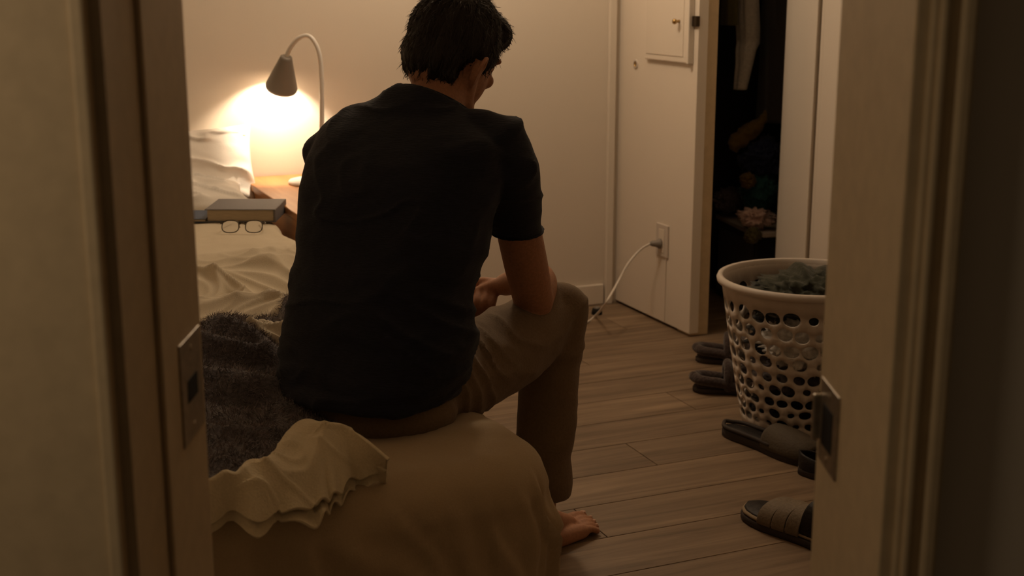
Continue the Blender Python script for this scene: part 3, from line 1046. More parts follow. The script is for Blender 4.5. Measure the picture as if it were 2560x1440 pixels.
# neck and trunk (under the shirt)
body.tube([NB - UP * 0.05, NB, (NB + NT) / 2, NT], [0.075, 0.064, 0.058, 0.060])
body.tube([NT, hp(0.0, -0.035, -0.060)], [0.058, 0.062])
body.loft([torso_ring(*lv, grow=-0.035) for lv in torso_lv[3:-5]])
body.tube([SL + BR * 0.03, NB - UP * 0.06, SR - BR * 0.03], [0.035, 0.045, 0.035])
# pelvis and legs (under the trousers)
HIPR, KNR, ANR = P(1082, 950, 2.555), P(1395, 785, 2.935), P(1352, 1275, 2.865)
HIPL, KNL, ANL = P(860, 960, 2.72), P(1080, 775, 3.10), P(1085, 1235, 3.05)
body.ell(P(935, 985, 2.52), (BR * 0.15, BF * 0.11, UP * 0.085))
for a_, b_, c_ in ((HIPR, KNR, ANR), (HIPL, KNL, ANL)):
    body.tube([a_, a_ * 0.5 + b_ * 0.5, b_], [0.078, 0.066, 0.052])
    body.tube([b_, b_ * 0.65 + c_ * 0.35, c_], [0.050, 0.050, 0.034])
# arms
body.tube(spline([SR, SR * 0.55 + ER * 0.45, ER], 6), [0.036, 0.038, 0.040, 0.041, 0.043, 0.045, 0.047, 0.048, 0.048, 0.048, 0.047, 0.046, 0.045])
FMR = P(1342, 700, 2.93)
body.tube(spline([ER, FMR, FMR * 0.45 + WR * 0.55 + UP * 0.004, WR], 5), [0.044, 0.045, 0.046, 0.046, 0.045, 0.043, 0.041, 0.039, 0.037, 0.035, 0.033, 0.031, 0.030, 0.029, 0.028, 0.027])
body.ell(ER - UP * 0.012, (RT * 0.036, FW * 0.036, UP * 0.034))
body.tube(spline([SL, SL * 0.55 + EL * 0.45, EL], 6), [0.036, 0.038, 0.040, 0.041, 0.043, 0.045, 0.047, 0.048, 0.048, 0.048, 0.047, 0.046, 0.045])
body.tube(spline([EL, EL * 0.6 + WL * 0.4, WL], 5), [0.043 - 0.016 * k / 10 for k in range(11)])


def hand(wrist, knuckles, tips, palm_w, thumb, nr=0.0085):
    """palm from wrist to knuckle row; each finger base -> middle -> tip"""
    kc = sum(knuckles) / len(knuckles)
    for k in knuckles:
        body.tube([wrist * 0.85 + kc * 0.15, wrist * 0.4 + k * 0.6, k], [0.022, 0.0165, 0.0115], 14)
    for i, (k, (m, t)) in enumerate(zip(knuckles, tips)):
        r = nr * (0.88 if i == 3 else 1.0)
        body.tube(spline([k, m, t], 4), [r * 1.12] * 4 + [r * 1.05] * 3 + [r * 0.9] * 2, 12)
    body.tube(spline(thumb, 4), [0.014, 0.013, 0.0125, 0.0115, 0.011, 0.0105, 0.010, 0.0095, 0.009][:4 * (len(thumb) - 1) + 1], 12)


HD = 3.06
hand(WR, [P(1238, 728, HD - .005), P(1220, 724, HD), P(1202, 724, HD + .012), P(1188, 730, HD + .025)],
     [(P(1230, 764, HD - .035), P(1219, 790, HD - .022)), (P(1210, 762, HD - .032), P(1199, 792, HD - .020)), (P(1190, 762, HD - .022), P(1182, 792, HD - .012)), (P(1175, 764, HD - .008), P(1169, 788, HD))],
     0.08, [WR * 0.7 + P(1205, 705, HD + .02) * 0.3, P(1205, 703, HD + .04), P(1182, 716, HD + .065), P(1165, 740, HD + .07)])
hand(WL, [P(1172, 762, HD + .045), P(1165, 752, HD + .062), P(1160, 745, HD + .080), P(1152, 742, HD + .096)],
     [(P(1200, 775, HD + .03), P(1208, 795, HD + .022)), (P(1196, 765, HD + .048), P(1207, 785, HD + .04)), (P(1192, 757, HD + .066), P(1205, 774, HD + .058)), (P(1184, 752, HD + .085), P(1196, 766, HD + .078))],
     0.08, [WL * 0.7 + P(1165, 760, HD + .02) * 0.3, P(1160, 768, HD + .012), P(1175, 785, HD + .012), P(1186, 798, HD + .016)])


def foot(ankle, toe_dir, big_side):
    d = np.array([toe_dir[0], toe_dir[1], 0.0]); d /= np.linalg.norm(d)
    n = np.array([-d[1], d[0], 0.0]) * big_side      # towards the big toe
    a = np.array([ankle[0], ankle[1], 0.0])

    def fp_(f_, s, z):
        return a + d * f_ + n * s + UP * z
    body.tube([ankle, fp_(0, 0, 0.062)], [0.036, 0.038])
    body.ell(fp_(-0.040, 0.0, 0.034), (d * 0.036, n * 0.032, UP * 0.034))
    body.tube([fp_(-0.02, 0.004, 0.050), fp_(0.05, 0.008, 0.046), fp_(0.105, 0.012, 0.027)], [0.038, 0.034, 0.022])
    body.tube([fp_(-0.03, -0.016, 0.025), fp_(0.05, -0.026, 0.022), fp_(0.110, -0.030, 0.018)], [0.025, 0.022, 0.018])
    body.tube([fp_(0.02, 0.018, 0.036), fp_(0.115, 0.030, 0.021)], [0.026, 0.021])
    toes = [(0.036, 0.128, 0.186, 0.0125), (0.014, 0.128, 0.188, 0.0095), (-0.004, 0.122, 0.179, 0.0090), (-0.021, 0.114, 0.167, 0.0085), (-0.037, 0.104, 0.152, 0.0080)]
    for s, f0, f1, r in toes:
        body.tube(spline([fp_(f0 - 0.03, s * 0.9, 0.022), fp_((f0 + f1) / 2, s * 1.05, 0.021), fp_(f1, s * 1.1, r + 0.002)], 4), [r * 1.15] * 5 + [r * 1.0] * 3 + [r], 12)
    return [fp_(f1 + 0.001, s * 1.1, r * 2 + 0.0005) for s, f0, f1, r in toes], d, n


fdir = RT * math.sin(math.radians(46)) + FW * math.cos(math.radians(46))
nails, fd_, fn_ = foot(ANR, fdir, 1)
foot(ANL, RT * math.sin(math.radians(20)) + FW * math.cos(math.radians(20)), -1)
body_o = body.build('body', 0.0042, 5, M['skin'], man)
for c_, r_ in zip(nails, (0.0075, 0.005, 0.005, 0.0045, 0.004)):
    b_ = Blob(); b_.ell(c_, (fd_ * r_ * 1.1, fn_ * r_, UP * 0.0015), 12, 8)
    mk('toenail', b_.V, b_.F, M['nail'], man)

# t-shirt
def collar_ring(grow, n=48):
    c = P(1092, 264, 2.735)
    out = []
    for k in range(n):
        t = 2 * math.pi * k / n
        v = BR * (0.077 + grow) * math.cos(t) + BF * (0.070 + grow) * math.sin(t)
        out.append(c + v - UP * (0.42 * np.dot(v, RT) + 0.42 * np.dot(v, FW)))
    return out


shirt = Blob()
shirt.loft([torso_ring(*lv) for lv in torso_lv[:-3]] + [collar_ring(0.012), collar_ring(0.0)])
SH = SR * 0.47 + ER * 0.53
SH2 = P(1289, 574, 2.722)
shirt.tube([P(1190, 345, 2.66), P(1238, 365, 2.64), P(1262, 420, 2.645), P(1278, 490, 2.675), SH2, P(1301, 630, 2.755)], [0.060, 0.073, 0.069, 0.062, 0.0575, 0.0575], 28)
SHL = SL * 0.5 + EL * 0.5
shirt.tube([P(900, 330, 2.76), SL, SL * 0.75 + EL * 0.25, SHL, SL * 0.35 + EL * 0.65], [0.056, 0.064, 0.064, 0.062, 0.060], 28)
cutn = (ER - SR) / np.linalg.norm(ER - SR)


def shirt_post(co, no):
    # sleeve ends cut flat, soft creases
    q = np.stack([co @ BR * 4.0, co @ BF * 4.0, co[:, 2] * 7.0], 1)
    q2 = q + 0.7 * np.stack([fbm(q * 0.8, 2, 201), fbm(q * 0.8, 2, 202), fbm(q * 0.8, 2, 203)], 1)
    d = 0.0055 * (np.maximum(0, ridged(q2, 1, 205)) ** 3) + 0.004 * fbm(q * 1.5, 3, 207)
    waist = np.exp(-((co[:, 2] - 0.66) / 0.09) ** 2) * sstep(-0.02, 0.12, (co - hipc) @ BR)
    d += waist * 0.010 * np.maximum(0, ridged(np.stack([q[:, 0] * 0.5, q[:, 1] * 0.5, co[:, 2] * 16 + (co @ RT) * 9], 1), 1, 211)) ** 2
    d += 0.003 * np.sin(co[:, 2] * 60 + 4 * fbm(q, 2, 213)) * sstep(0.62, 0.52, co[:, 2])
    co = co + no * d[:, None]
    # flat hem on the right sleeve
    for S_, E_, H_ in ((SR, ER, SH2), (SL, EL, SHL)):
        ax = (E_ - S_) / np.linalg.norm(E_ - S_) * 0.35 - UP * 0.75 - RT * 0.10
        ax = ax / np.linalg.norm(ax)
        tb = (E_ - S_) / np.linalg.norm(E_ - S_)
        t = (co - H_) @ ax
        rad = np.linalg.norm((co - H_) - np.outer(t, ax), axis=1)
        over = np.where((t > 0.0) & (t < 0.15) & (rad < 0.085), t, 0)
        co = co - np.outer(over * 0.98 / np.dot(ax, tb), tb)
    return co


shirt_o = shirt.build('t_shirt', 0.0068, 6, M['shirt'], man, shirt_post)
shirt_o['label'] = 'dark navy short-sleeved t-shirt'
# ribbed collar
cring = collar_ring(0.002, 40)
col_o = tube('collar', cring + [cring[0], cring[1]], 0.0062, M['shirt'], shirt_o, 10)

# trousers
pants = Blob()
pants.ell(P(925, 1003, 2.505), (BR * 0.188, BF * 0.140, UP * 0.108), 32, 20)
pants.ell(P(935, 950, 2.53), (BR * 0.165, BF * 0.115, UP * 0.10), 32, 20)
pants.tube(spline([P(1010, 985, 2.50), P(1082, 955, 2.555), P(1240, 886, 2.755), P(1352, 806, 2.895), P(1392, 790, 2.93)], 5), [0.100] * 5 + [0.100, 0.098, 0.097, 0.095, 0.093] + [0.092, 0.090, 0.087, 0.084, 0.081] + [0.078, 0.076, 0.074, 0.073, 0.072, 0.071], 28)
pants.ell(P(1403, 776, 2.93), (RT * 0.062, FW * 0.062, UP * 0.066), 28, 18)
pants.tube(spline([P(1390, 790, 2.93), P(1380, 880, 2.925), P(1368, 1000, 2.91), P(1362, 1120, 2.895), P(1366, 1206, 2.885)], 5), [0.071] * 6 + [0.070] * 5 + [0.067] * 5 + [0.062] * 5, 28)
pants.tube(spline([P(880, 985, 2.60), HIPL, HIPL * 0.5 + KNL * 0.5, KNL], 5), [0.098] * 6 + [0.092] * 5 + [0.078] * 5, 28)
pants.tube(spline([KNL, KNL * 0.5 + ANL * 0.5, KNL * 0.12 + ANL * 0.88], 5), [0.072] * 5 + [0.066] * 6, 28)
THD = (KNR - HIPR) / np.linalg.norm(KNR - HIPR)


def pants_post(co, no):
    t = (co - HIPR) @ THD
    q = np.stack([co[:, 0] * 5, co[:, 1] * 5, co[:, 2] * 5], 1)
    w = 0.5 * fbm(q * 0.8, 2, 301)
    groin = np.exp(-((t - 0.04) / 0.09) ** 2)
    knee = np.exp(-(np.linalg.norm(co - (KNR - UP * 0.09 - THD * 0.06), axis=1) / 0.07) ** 2)
    d = 0.014 * groin * np.maximum(0, ridged(np.stack([t * 13 + w * 2 + co[:, 2] * 6, w * 1.5, 0 * t], 1), 1, 303)) ** 2
    d += 0.010 * knee * np.maximum(0, ridged(np.stack([(co @ THD) * 11 + co[:, 2] * 15 + w, w, 0 * t], 1), 1, 305)) ** 2
    d += 0.005 * (np.maximum(0, ridged(q * np.array([1, 1, .7]) + w[:, None], 1, 307)) ** 3) + 0.004 * fbm(q * 1.4, 3, 309)
    co = co + no * d[:, None]
    over = np.where(co[:, 2] < 0.125, 0.125 - co[:, 2], 0) * ((co - hipc) @ BF > 0.2)
    co[:, 2] += over * 0.97
    return co


pants_o = pants.build('trousers', 0.0075, 6, M['pants'], man, pants_post)
pants_o['label'] = 'khaki cotton trousers'

# hair: a cap over the skull plus strands
hcap = Blob()
hcap.ell(hp(0, -0.014, 0.022), (hrt * 0.089, hfw * 0.105, hup * 0.098), 40, 28)
hcap.ell(hp(0, -0.060, -0.034), (hrt * 0.071, hfw * 0.056, hup * 0.060), 32, 20)
hcap.ell(hp(0, -0.055, -0.070), (hrt * 0.070, hfw * 0.034, hup * 0.030), 32, 20)
hcap.ell(hp(0, 0.062, 0.062), (hrt * 0.070, hfw * 0.046, hup * 0.046), 32, 20)
for s in (-1, 1):
    hcap.ell(hp(s * 0.074, 0.016, -0.006), (hrt * 0.011, hfw * 0.013, hup * 0.032), 16, 12)


def hair_post(co, no):
    r = (co - HC) @ hrt; f_ = (co - HC) @ hfw; u = (co - HC) @ hup
    ang = np.arctan2(f_ + 0.03, r)
    q = np.stack([np.cos(ang) * 9, np.sin(ang) * 9, u * 10], 1)
    d = 0.0035 * ridged(q, 2, 401) + 0.004 * fbm(q * 0.5, 2, 403)
    return co + no * d[:, None]


hair_o = hcap.build('hair', 0.0045, 4, M['hair'], man, hair_post)
hair_o['label'] = 'short dark brown hair'
hv = np.empty(len(hair_o.data.vertices) * 3); hair_o.data.vertices.foreach_get('co', hv); hv = hv.reshape(-1, 3)
hn = np.empty(len(hair_o.data.vertices) * 3); hair_o.data.vertices.foreach_get('normal', hn); hn = hn.reshape(-1, 3)
ns = 4200
pick = rng.choice(len(hv), ns, replace=True)
p0 = hv[pick]; n0 = hn[pick]
crown = hp(0, -0.045, 0.10)
flow = p0 - crown; flow -= n0 * np.sum(flow * n0, 1)[:, None]
flow /= (np.linalg.norm(flow, axis=1)[:, None] + 1e-6)
flow = flow + 0.22 * rng.normal(size=(ns, 3)); flow /= np.linalg.norm(flow, axis=1)[:, None]
sd = np.cross(flow, n0); sd /= (np.linalg.norm(sd, axis=1)[:, None] + 1e-9)
ln = (0.010 + 0.010 * rng.random(ns))[:, None]
wd = 0.0008
Vs = np.empty((ns, 7, 3))
for k, (t, h) in enumerate(((0.0, -0.002), (0.5, 0.0016), (0.85, 0.0018))):
    c = p0 + flow * ln * t + n0 * h
    Vs[:, 2 * k] = c - sd * wd * (1 - 0.4 * t); Vs[:, 2 * k + 1] = c + sd * wd * (1 - 0.4 * t)
Vs[:, 6] = p0 + flow * ln * 1.15 + n0 * (0.0005 + 0.002 * rng.random(ns))[:, None]
idx = (np.arange(ns) * 7)[:, None]
sf = np.concatenate([np.concatenate([idx, idx + 1, idx + 3, idx + 2], 1), np.concatenate([idx + 2, idx + 3, idx + 5, idx + 4], 1)]).tolist() + np.concatenate([idx + 4, idx + 5, idx + 6], 1).tolist()
strands = mk('hair_strands', Vs.reshape(-1, 3), [tuple(f) for f in sf], M['hair'], hair_o)
strands['kind'] = 'stuff'

# ------------------------------------------------------------------ laundry basket
bk_c = np.array([2.25, 3.10, 0.0])
basket = empty('laundry_basket', bk_c, 'white plastic laundry basket with round holes, full of clothes', 'basket')
BH, RB, RTp = 0.452, 0.165, 0.246
cells = 2 * math.pi * 0.205
hole_list = []
rows = 9
vpos = 0.040
for r_i in range(rows):
    t = r_i / (rows - 1)
    hgt = 0.0265 + 0.016 * t
    zc = vpos + hgt / 2
    vpos += hgt + 0.0062
    if zc + hgt / 2 > BH - 0.018:
        break
    nh = 28 if r_i < 5 else 27
    for k in range(nh):
        a = (k + 0.5 * (r_i % 2)) / nh + random.uniform(-0.004, 0.004)
        sc = random.choice((1.0, 1.0, 0.92, 0.85, 1.06, 0.6))
        hole_list.append((a * cells, zc + random.uniform(-0.003, 0.003), (cells / nh * 0.425) * sc, hgt * 0.5 * sc * random.uniform(0.9, 1.08), random.uniform(-0.4, 0.4)))
pts2, edges2 = [], []
for (hx, hz, ha, hb, rot) in hole_list:
    o_ = len(pts2)
    nseg = 16
    for k in range(nseg):
        a = 2 * math.pi * k / nseg
        ex = ha * math.copysign(abs(math.cos(a)) ** 0.9, math.cos(a)); ez = hb * math.copysign(abs(math.sin(a)) ** 0.9, math.sin(a))
        x = hx + ex * math.cos(rot) - ez * math.sin(rot); z = hz + ex * math.sin(rot) + ez * math.cos(rot)
        pts2.append(((x) % cells if False else x, z))
        edges2.append((o_ + k, o_ + (k + 1) % nseg))
nb_ = 120
o_ = len(pts2)
lo_x, hi_x = -0.03, cells + 0.03
# shift the holes that would straddle the seam so that the strip closes on itself
hx_all = [h[0] for h in hole_list]
nbz = 14
for k in range(nb_):
    pts2.append((k / nb_ * cells, 0.0))
for k in range(nb_):
    pts2.append((k / nb_ * cells, 0.030))
for k in range(nb_):
    pts2.append((k / nb_ * cells, BH - 0.02))
for k in range(nb_):
    pts2.append((k / nb_ * cells, BH))
# repeat a margin on both sides, triangulate, keep triangles whose centre lies in one period
npt = len(pts2)
allp, alle, src = [], [], []
for sh in (-1, 0, 1):
    remap = {}
    for i, (x, z) in enumerate(pts2):
        xx = x + sh * cells
        if -0.14 < xx < cells + 0.14:
            remap[i] = len(allp)
            allp.append(Vector((xx, z))); src.append(i)
    for a, b in edges2:
        if a in remap and b in remap:
            alle.append((remap[a], remap[b]))
res = delaunay_2d_cdt(allp, alle, [], 0, 1e-6)
rv, rf, orig = res[0], res[2], res[3]
harr = np.array(hole_list)


def in_hole(x, z):
    for sh in (-1, 0, 1):
        dx = x - (harr[:, 0] + sh * cells); dz = z - harr[:, 1]
        c, s = np.cos(harr[:, 4]), np.sin(harr[:, 4])
        lx = dx * c + dz * s; lz = -dx * s + dz * c
        if np.any(np.abs(lx / harr[:, 2]) ** 2.1 + np.abs(lz / harr[:, 3]) ** 2.1 < 0.97):
            return True
    return False


bm = bmesh.new()
vm = {}


def bvert(i):
    x, z = rv[i]
    key = (round((x % cells) / cells * 20000) % 20000, round(z * 20000))
    if key not in vm:
        a = x / cells * 2 * math.pi
        rad = RB + (RTp - RB) * (z / BH) ** 0.85
        vm[key] = bm.verts.new((bk_c[0] + rad * math.cos(a), bk_c[1] + rad * math.sin(a), z + 0.004))
    return vm[key]


for f_ in rf:
    cx = sum(rv[i][0] for i in f_) / 3; cz = sum(rv[i][1] for i in f_) / 3
    if not (0 <= cx < cells) or in_hole(cx, cz):
        continue
    vs = [bvert(i) for i in f_]
    if len(set(vs)) == 3:
        try:
            bm.faces.new(vs)
        except ValueError:
            pass
bmesh.ops.recalc_face_normals(bm, faces=bm.faces[:])
wall_o = bmk('perforated_wall', bm, M['plastic'], basket, True)
solid(wall_o, 0.0042, 0.0)
lathe('rim', [(RTp - 0.004, BH - 0.012), (RTp + 0.004, BH - 0.014), (RTp + 0.013, BH - 0.010), (RTp + 0.015, BH - 0.001), (RTp + 0.011, BH + 0.008), (RTp + 0.003, BH + 0.010), (RTp - 0.003, BH + 0.007), (RTp - 0.004, BH - 0.012)], bk_c, M['plastic'], basket, 80)
lathe('bottom', [(RB + 0.002, 0.0), (RB + 0.002, 0.010), (0.001, 0.010)], bk_c, M['plastic'], basket, 60)


def lump(name, centre, radii, seed, mat, label, cat='clothing', group=None, rotz=0.0, amp=0.28, squash=None):
    """crumpled garment"""
    bm = bmesh.new()
    bmesh.ops.create_icosphere(bm, subdivisions=5, radius=1)
    co = np.array([v.co[:] for v in bm.verts])
    q = co * 1.7 + seed * 3.1
    wq = q + 0.6 * np.stack([fbm(q, 2, seed), fbm(q, 2, seed + 1), fbm(q, 2, seed + 2)], 1)
    d = 1 + amp * (np.maximum(0, ridged(wq, 1, seed + 3)) ** 2 - 0.35) + amp * 0.5 * (np.maximum(0, ridged(wq * 2.2, 1, seed + 5)) ** 3 - 0.2) + amp * 0.5 * fbm(q * 0.8, 2, seed + 7)
    co = co * d[:, None] * np.array(radii)
    c, s = math.cos(rotz), math.sin(rotz)
    x = co[:, 0] * c - co[:, 1] * s; y_ = co[:, 0] * s + co[:, 1] * c
    z = co[:, 2]
    if squash is not None:
        z = np.maximum(z, squash)
    for v, a, b, e in zip(bm.verts, x, y_, z):
        v.co = (centre[0] + a, centre[1] + b, centre[2] + e)
    o = bmk(name, bm, mat, None, True)
    return tag(o, label, cat, group)


LG = 'laundry in the basket'
lump('sweater', bk_c + np.array([0.02, -0.02, 0.40]), (0.175, 0.175, 0.075), 3, M['green_cloth'], 'dark olive sweater on top of the laundry in the basket', 'laundry', LG)
lump('towel', bk_c + np.array([-0.060, -0.075, 0.285]), (0.105, 0.105, 0.075), 9, M['white_cloth'], 'white towel seen through the upper front holes of the basket', 'laundry', LG)
lump('trousers', bk_c + np.array([0.03, 0.03, 0.27]), (0.155, 0.15, 0.07), 14, M['black_cloth'], 'black trousers in the middle of the basket laundry', 'laundry', LG)
lump('shirt', bk_c + np.array([-0.01, 0.0, 0.175]), (0.15, 0.15, 0.06), 19, M['grey_cloth'], 'grey shirt in the lower half of the basket', 'laundry', LG)
lump('cloth', bk_c + np.array([0.0, -0.01, 0.075]), (0.14, 0.14, 0.052), 25, M['black_cloth'], 'dark cloth at the bottom of the basket', 'laundry', LG)


# ------------------------------------------------------------------ shoes
def shoe_frame(heel, toe):
    h = np.array([heel[0], heel[1], 0.0]); t = np.array([toe[0], toe[1], 0.0])
    d = t - h; L = np.linalg.norm(d); d /= L
    return h, d, np.array([-d[1], d[0], 0.0]), L


def half_w(t, W, toe_round=1.0):
    """half width of the sole at t (0 heel, 1 toe)"""
    a = np.array([0, .03, .08, .16, .3, .45, .6, .72, .82, .9, .96, 1.0])
    b = np.array([0.05, .45, .62, .72, .72, .76, .92, 1.0, .96, .82, .55, 0.06])
    return np.interp(t, a, b) * W


def sole_mesh(fr, W, z0, z1, grow, name, mat, parent, rise=None, n=44):
    h, d, nrm, L = fr
    ts = 0.5 - 0.5 * np.cos(np.linspace(0, math.pi, n))
    up = rise if rise else (lambda t: 0 * t)
    V, F = [], []
    prof_ = [(z0, -0.004), (z0 + 0.003, 0.0), (z1 - 0.003, 0.0), (z1, -0.003)]
    for z, off in prof_:
        for sgn in (1, -1):
            rngt = ts if sgn > 0 else ts[::-1]
            for t in rngt:
                hw = max(half_w(t, W) + grow + off, 0.001)
                tt = (t - 0.5) * (1 + 2 * (grow + off) / L) + 0.5
                V.append(h + d * (tt * L) + nrm * (sgn * hw) + UP * (z + float(up(t))))
    m = 2 * n
    for i in range(len(prof_) - 1):
        for k in range(m):
            a = i * m + k; b = i * m + (k + 1) % m
            F.append((a, b, b + m, a + m))
    # caps as strips
    for base, flip in ((0, True), ((len(prof_) - 1) * m, False)):
        for k in range(n - 1):
            q = (base + k, base + k + 1, base + m - 2 - k, base + m - 1 - k)
            F.append(tuple(reversed(q)) if flip else q)
    o = mk(name, V, F, mat, parent, True)
    bm = bmesh.new(); bm.from_mesh(o.data)
    bmesh.ops.recalc_face_normals(bm, faces=bm.faces[:])
    bm.to_mesh(o.data); bm.free()
    return o


def arch(fr, W, t0, t1, z0, height, name, mat, parent, thick=0.004, skew=0.0, closed_toe=False, grow=0.003, n=28, mlen=20, hfun=None):
    """band over the foot between t0 and t1; skew slants it along its width"""
    h, d, nrm, L = fr
    V = []
    for j in range(mlen):
        s = j / (mlen - 1)
        for i in range(n):
            a = math.pi * i / (n - 1)
            c = math.cos(a)
            t = t0 + (t1 - t0) * s + skew * c
            tc = min(max(t, 0.0), 1.0)
            hw = half_w(tc, W) + grow
            hh = height * (hfun(s) if hfun else 1.0)
            if closed_toe:
                hh = height * (0.35 + 0.65 * math.sqrt(max(0.0, 1 - ((s - 0.0) / 1.02) ** 2)))
            V.append(h + d * (t * L) + nrm * (hw * c) + UP * (z0 + hh * math.sin(a) ** 0.8))
    o = mk(name, V, grid_faces(n, mlen), mat, parent, True)
    solid(o, thick, 0)
    return o


G2 = 'slippers behind the basket'
def suede_slipper(heel, toe, label):
    fr = shoe_frame(heel, toe)
    e = empty('slipper', (heel[0], heel[1], 0), label, 'slipper', G2)
    sole_mesh(fr, 0.050, 0.0, 0.018, 0.004, 'sole', M['sole'], e)
    sole_mesh(fr, 0.047, 0.018, 0.026, 0.0, 'insole', M['slipper'], e)
    arch(fr, 0.050, 0.40, 0.995, 0.014, 0.078, 'upper', M['slipper'], e, 0.007, closed_toe=True)
    h, d, nrm, L = fr
    rim = []
    for k in range(19):
        a = -math.pi / 2 + math.pi * k / 18
    pts = [h + d * (0.45 * L) + nrm * 0.040 + UP * 0.03]
    for t in (0.3, 0.15, 0.06, 0.01):
        pts.append(h + d * (t * L) + nrm * (half_w(t, 0.05)) + UP * (0.048 - 0.03 * t))
    pts.append(h - d * 0.002 + UP * 0.050)
    for t in (0.01, 0.06, 0.15, 0.3):
        pts.append(h + d * (t * L) - nrm * (half_w(t, 0.05)) + UP * (0.048 - 0.03 * t))
    pts.append(h + d * (0.45 * L) - nrm * 0.040 + UP * 0.03)
    tube('collar_roll', spline(pts, 4), 0.016, M['slipper'], e, 12, True)
    cuff = [h + d * (0.40 * L) + nrm * (math.cos(a) * 0.042) + UP * (0.018 + 0.078 * math.sin(a) ** 0.8) for a in np.linspace(0.05, math.pi - 0.05, 15)]
    tube('cuff', cuff, 0.014, M['slipper'], e, 12, True)
    return e


sl_a = PZ(1742, 888, 0.02); sl_b = PZ(1735, 962, 0.02)
suede_slipper(sl_a[:2], sl_a[:2] + np.array([0.225, -0.135]), 'dark brown suede slipper left of the basket, farther from the camera')
suede_slipper(sl_b[:2], sl_b[:2] + np.array([0.235, -0.120]), 'dark brown suede slipper left of the basket, nearer the camera')

# grey canvas mule pointing at the camera, heel open
s1h = PZ(1815, 1066, 0.02); s1t = s1h + np.array([0.085, -0.335, 0])
fr1 = shoe_frame(s1h, s1t)
mule = empty('mule_shoe', (s1h[0], s1h[1], 0), 'dark open-heeled mule with grey canvas front beside the basket', 'shoe')
sole_mesh(fr1, 0.050, 0.0, 0.026, 0.003, 'sole', M['sole'], mule)
sole_mesh(fr1, 0.045, 0.024, 0.029, -0.001, 'insole', M['dark_leather'], mule)
arch(fr1, 0.050, 0.55, 0.995, 0.018, 0.062, 'vamp', M['grey_leather'], mule, 0.004, skew=0.05, closed_toe=True)
h, d, nrm, L = fr1
wl = [h + d * (t * L) - nrm * (half_w(t, 0.05) + 0.001) + UP * 0.033 for t in (0.6, 0.45, 0.3, 0.15, 0.06, 0.02)] + [h - d * 0.003 + UP * 0.036] + [h + d * (t * L) + nrm * (half_w(t, 0.05) + 0.001) + UP * 0.033 for t in (0.02, 0.06, 0.15, 0.3, 0.45, 0.6)]
tube('heel_rim', spline(wl, 4), 0.006, M['sole'], mule, 10, True)
# black shoe next to it, mostly behind the jamb
s3h = PZ(2000, 1160, 0.02); s3t = s3h + np.array([0.14, -0.26, 0])
fr3 = shoe_frame(s3h, s3t)
bsh = empty('black_shoe', (s3h[0], s3h[1], 0), 'black closed shoe in front of the basket, half hidden by the door jamb', 'shoe')
sole_mesh(fr3, 0.048, 0.0, 0.022, 0.003, 'sole', M['sole'], bsh)
sole_mesh(fr3, 0.044, 0.020, 0.026, 0.0, 'insole', M['dark_leather'], bsh)
arch(fr3, 0.048, 0.42, 0.995, 0.016, 0.066, 'vamp', M['dark_leather'], bsh, 0.004, closed_toe=True)
h, d, nrm, L = fr3
hc_pts = []
V = []
for j in range(8):
    zz = 0.018 + 0.042 * j / 7
    for k in range(25):
        u = k / 24
        t = abs(u - 0.5) * 2 * 0.5
        sg = 1 if u > 0.5 else -1
        V.append(h + d * (t * L - (0.004 if t < 0.02 else 0)) + nrm * sg * (half_w(t, 0.048) + 0.002 - 0.010 * (j / 7) ** 2) * (1 if t > 0.001 else 0.02) + UP * (zz * (1 - 0.35 * min(1, t / 0.45) * j / 7)))
solid(mk('heel_counter', V, grid_faces(25, 8), M['dark_leather'], bsh), 0.004, 0)

# strappy slide near the camera, toe pointing to the left
s2t = PZ(1868, 1262, 0.02); s2h = s2t + np.array([0.085, -0.355, 0])
s2t = np.array([s2t[0], s2t[1], 0])
fr2 = shoe_frame(s2h, s2t)
slide = empty('slide_sandal', (s2h[0], s2h[1], 0), 'black slide sandal with taupe straps nearest the camera', 'sandal')
sole_mesh(fr2, 0.060, 0.0, 0.020, 0.003, 'sole', M['sole'], slide)
sole_mesh(fr2, 0.060, 0.020, 0.029, 0.0015, 'welt', M['edge'], slide)
sole_mesh(fr2, 0.056, 0.026, 0.033, -0.002, 'footbed', M['dark_leather'], slide)
arch(fr2, 0.060, 0.40, 0.495, 0.020, 0.062, 'strap', M['tan_leather'], slide, 0.004, skew=0.03)
arch(fr2, 0.060, 0.505, 0.60, 0.020, 0.058, 'strap', M['tan_leather'], slide, 0.004, skew=0.03)
arch(fr2, 0.060, 0.61, 0.72, 0.020, 0.052, 'strap', M['tan_leather'], slide, 0.004, skew=0.03)
arch(fr2, 0.056, 0.27, 0.40, 0.022, 0.082, 'tongue', M['dark_leather'], slide, 0.005, skew=0.03, grow=0.0)

# ------------------------------------------------------------------ inside the closet
rail = empty('closet_rail', (3.0, 4.42, 1.66), 'metal clothes rail inside the dark closet', 'rail')
tube('pole', [(2.512, 4.42, 1.66), (3.598, 4.42, 1.66)], 0.012, M['steel'], rail, 14)
for xx in (2.516, 3.594):
    lathe('bracket', [(0.0001, 0.0), (0.022, 0.0), (0.022, 0.006), (0.013, 0.008)], (xx, 4.42, 1.66), M['steel'], rail, 18, axis=((1, 0, 0) if xx < 3 else (-1, 0, 0)))


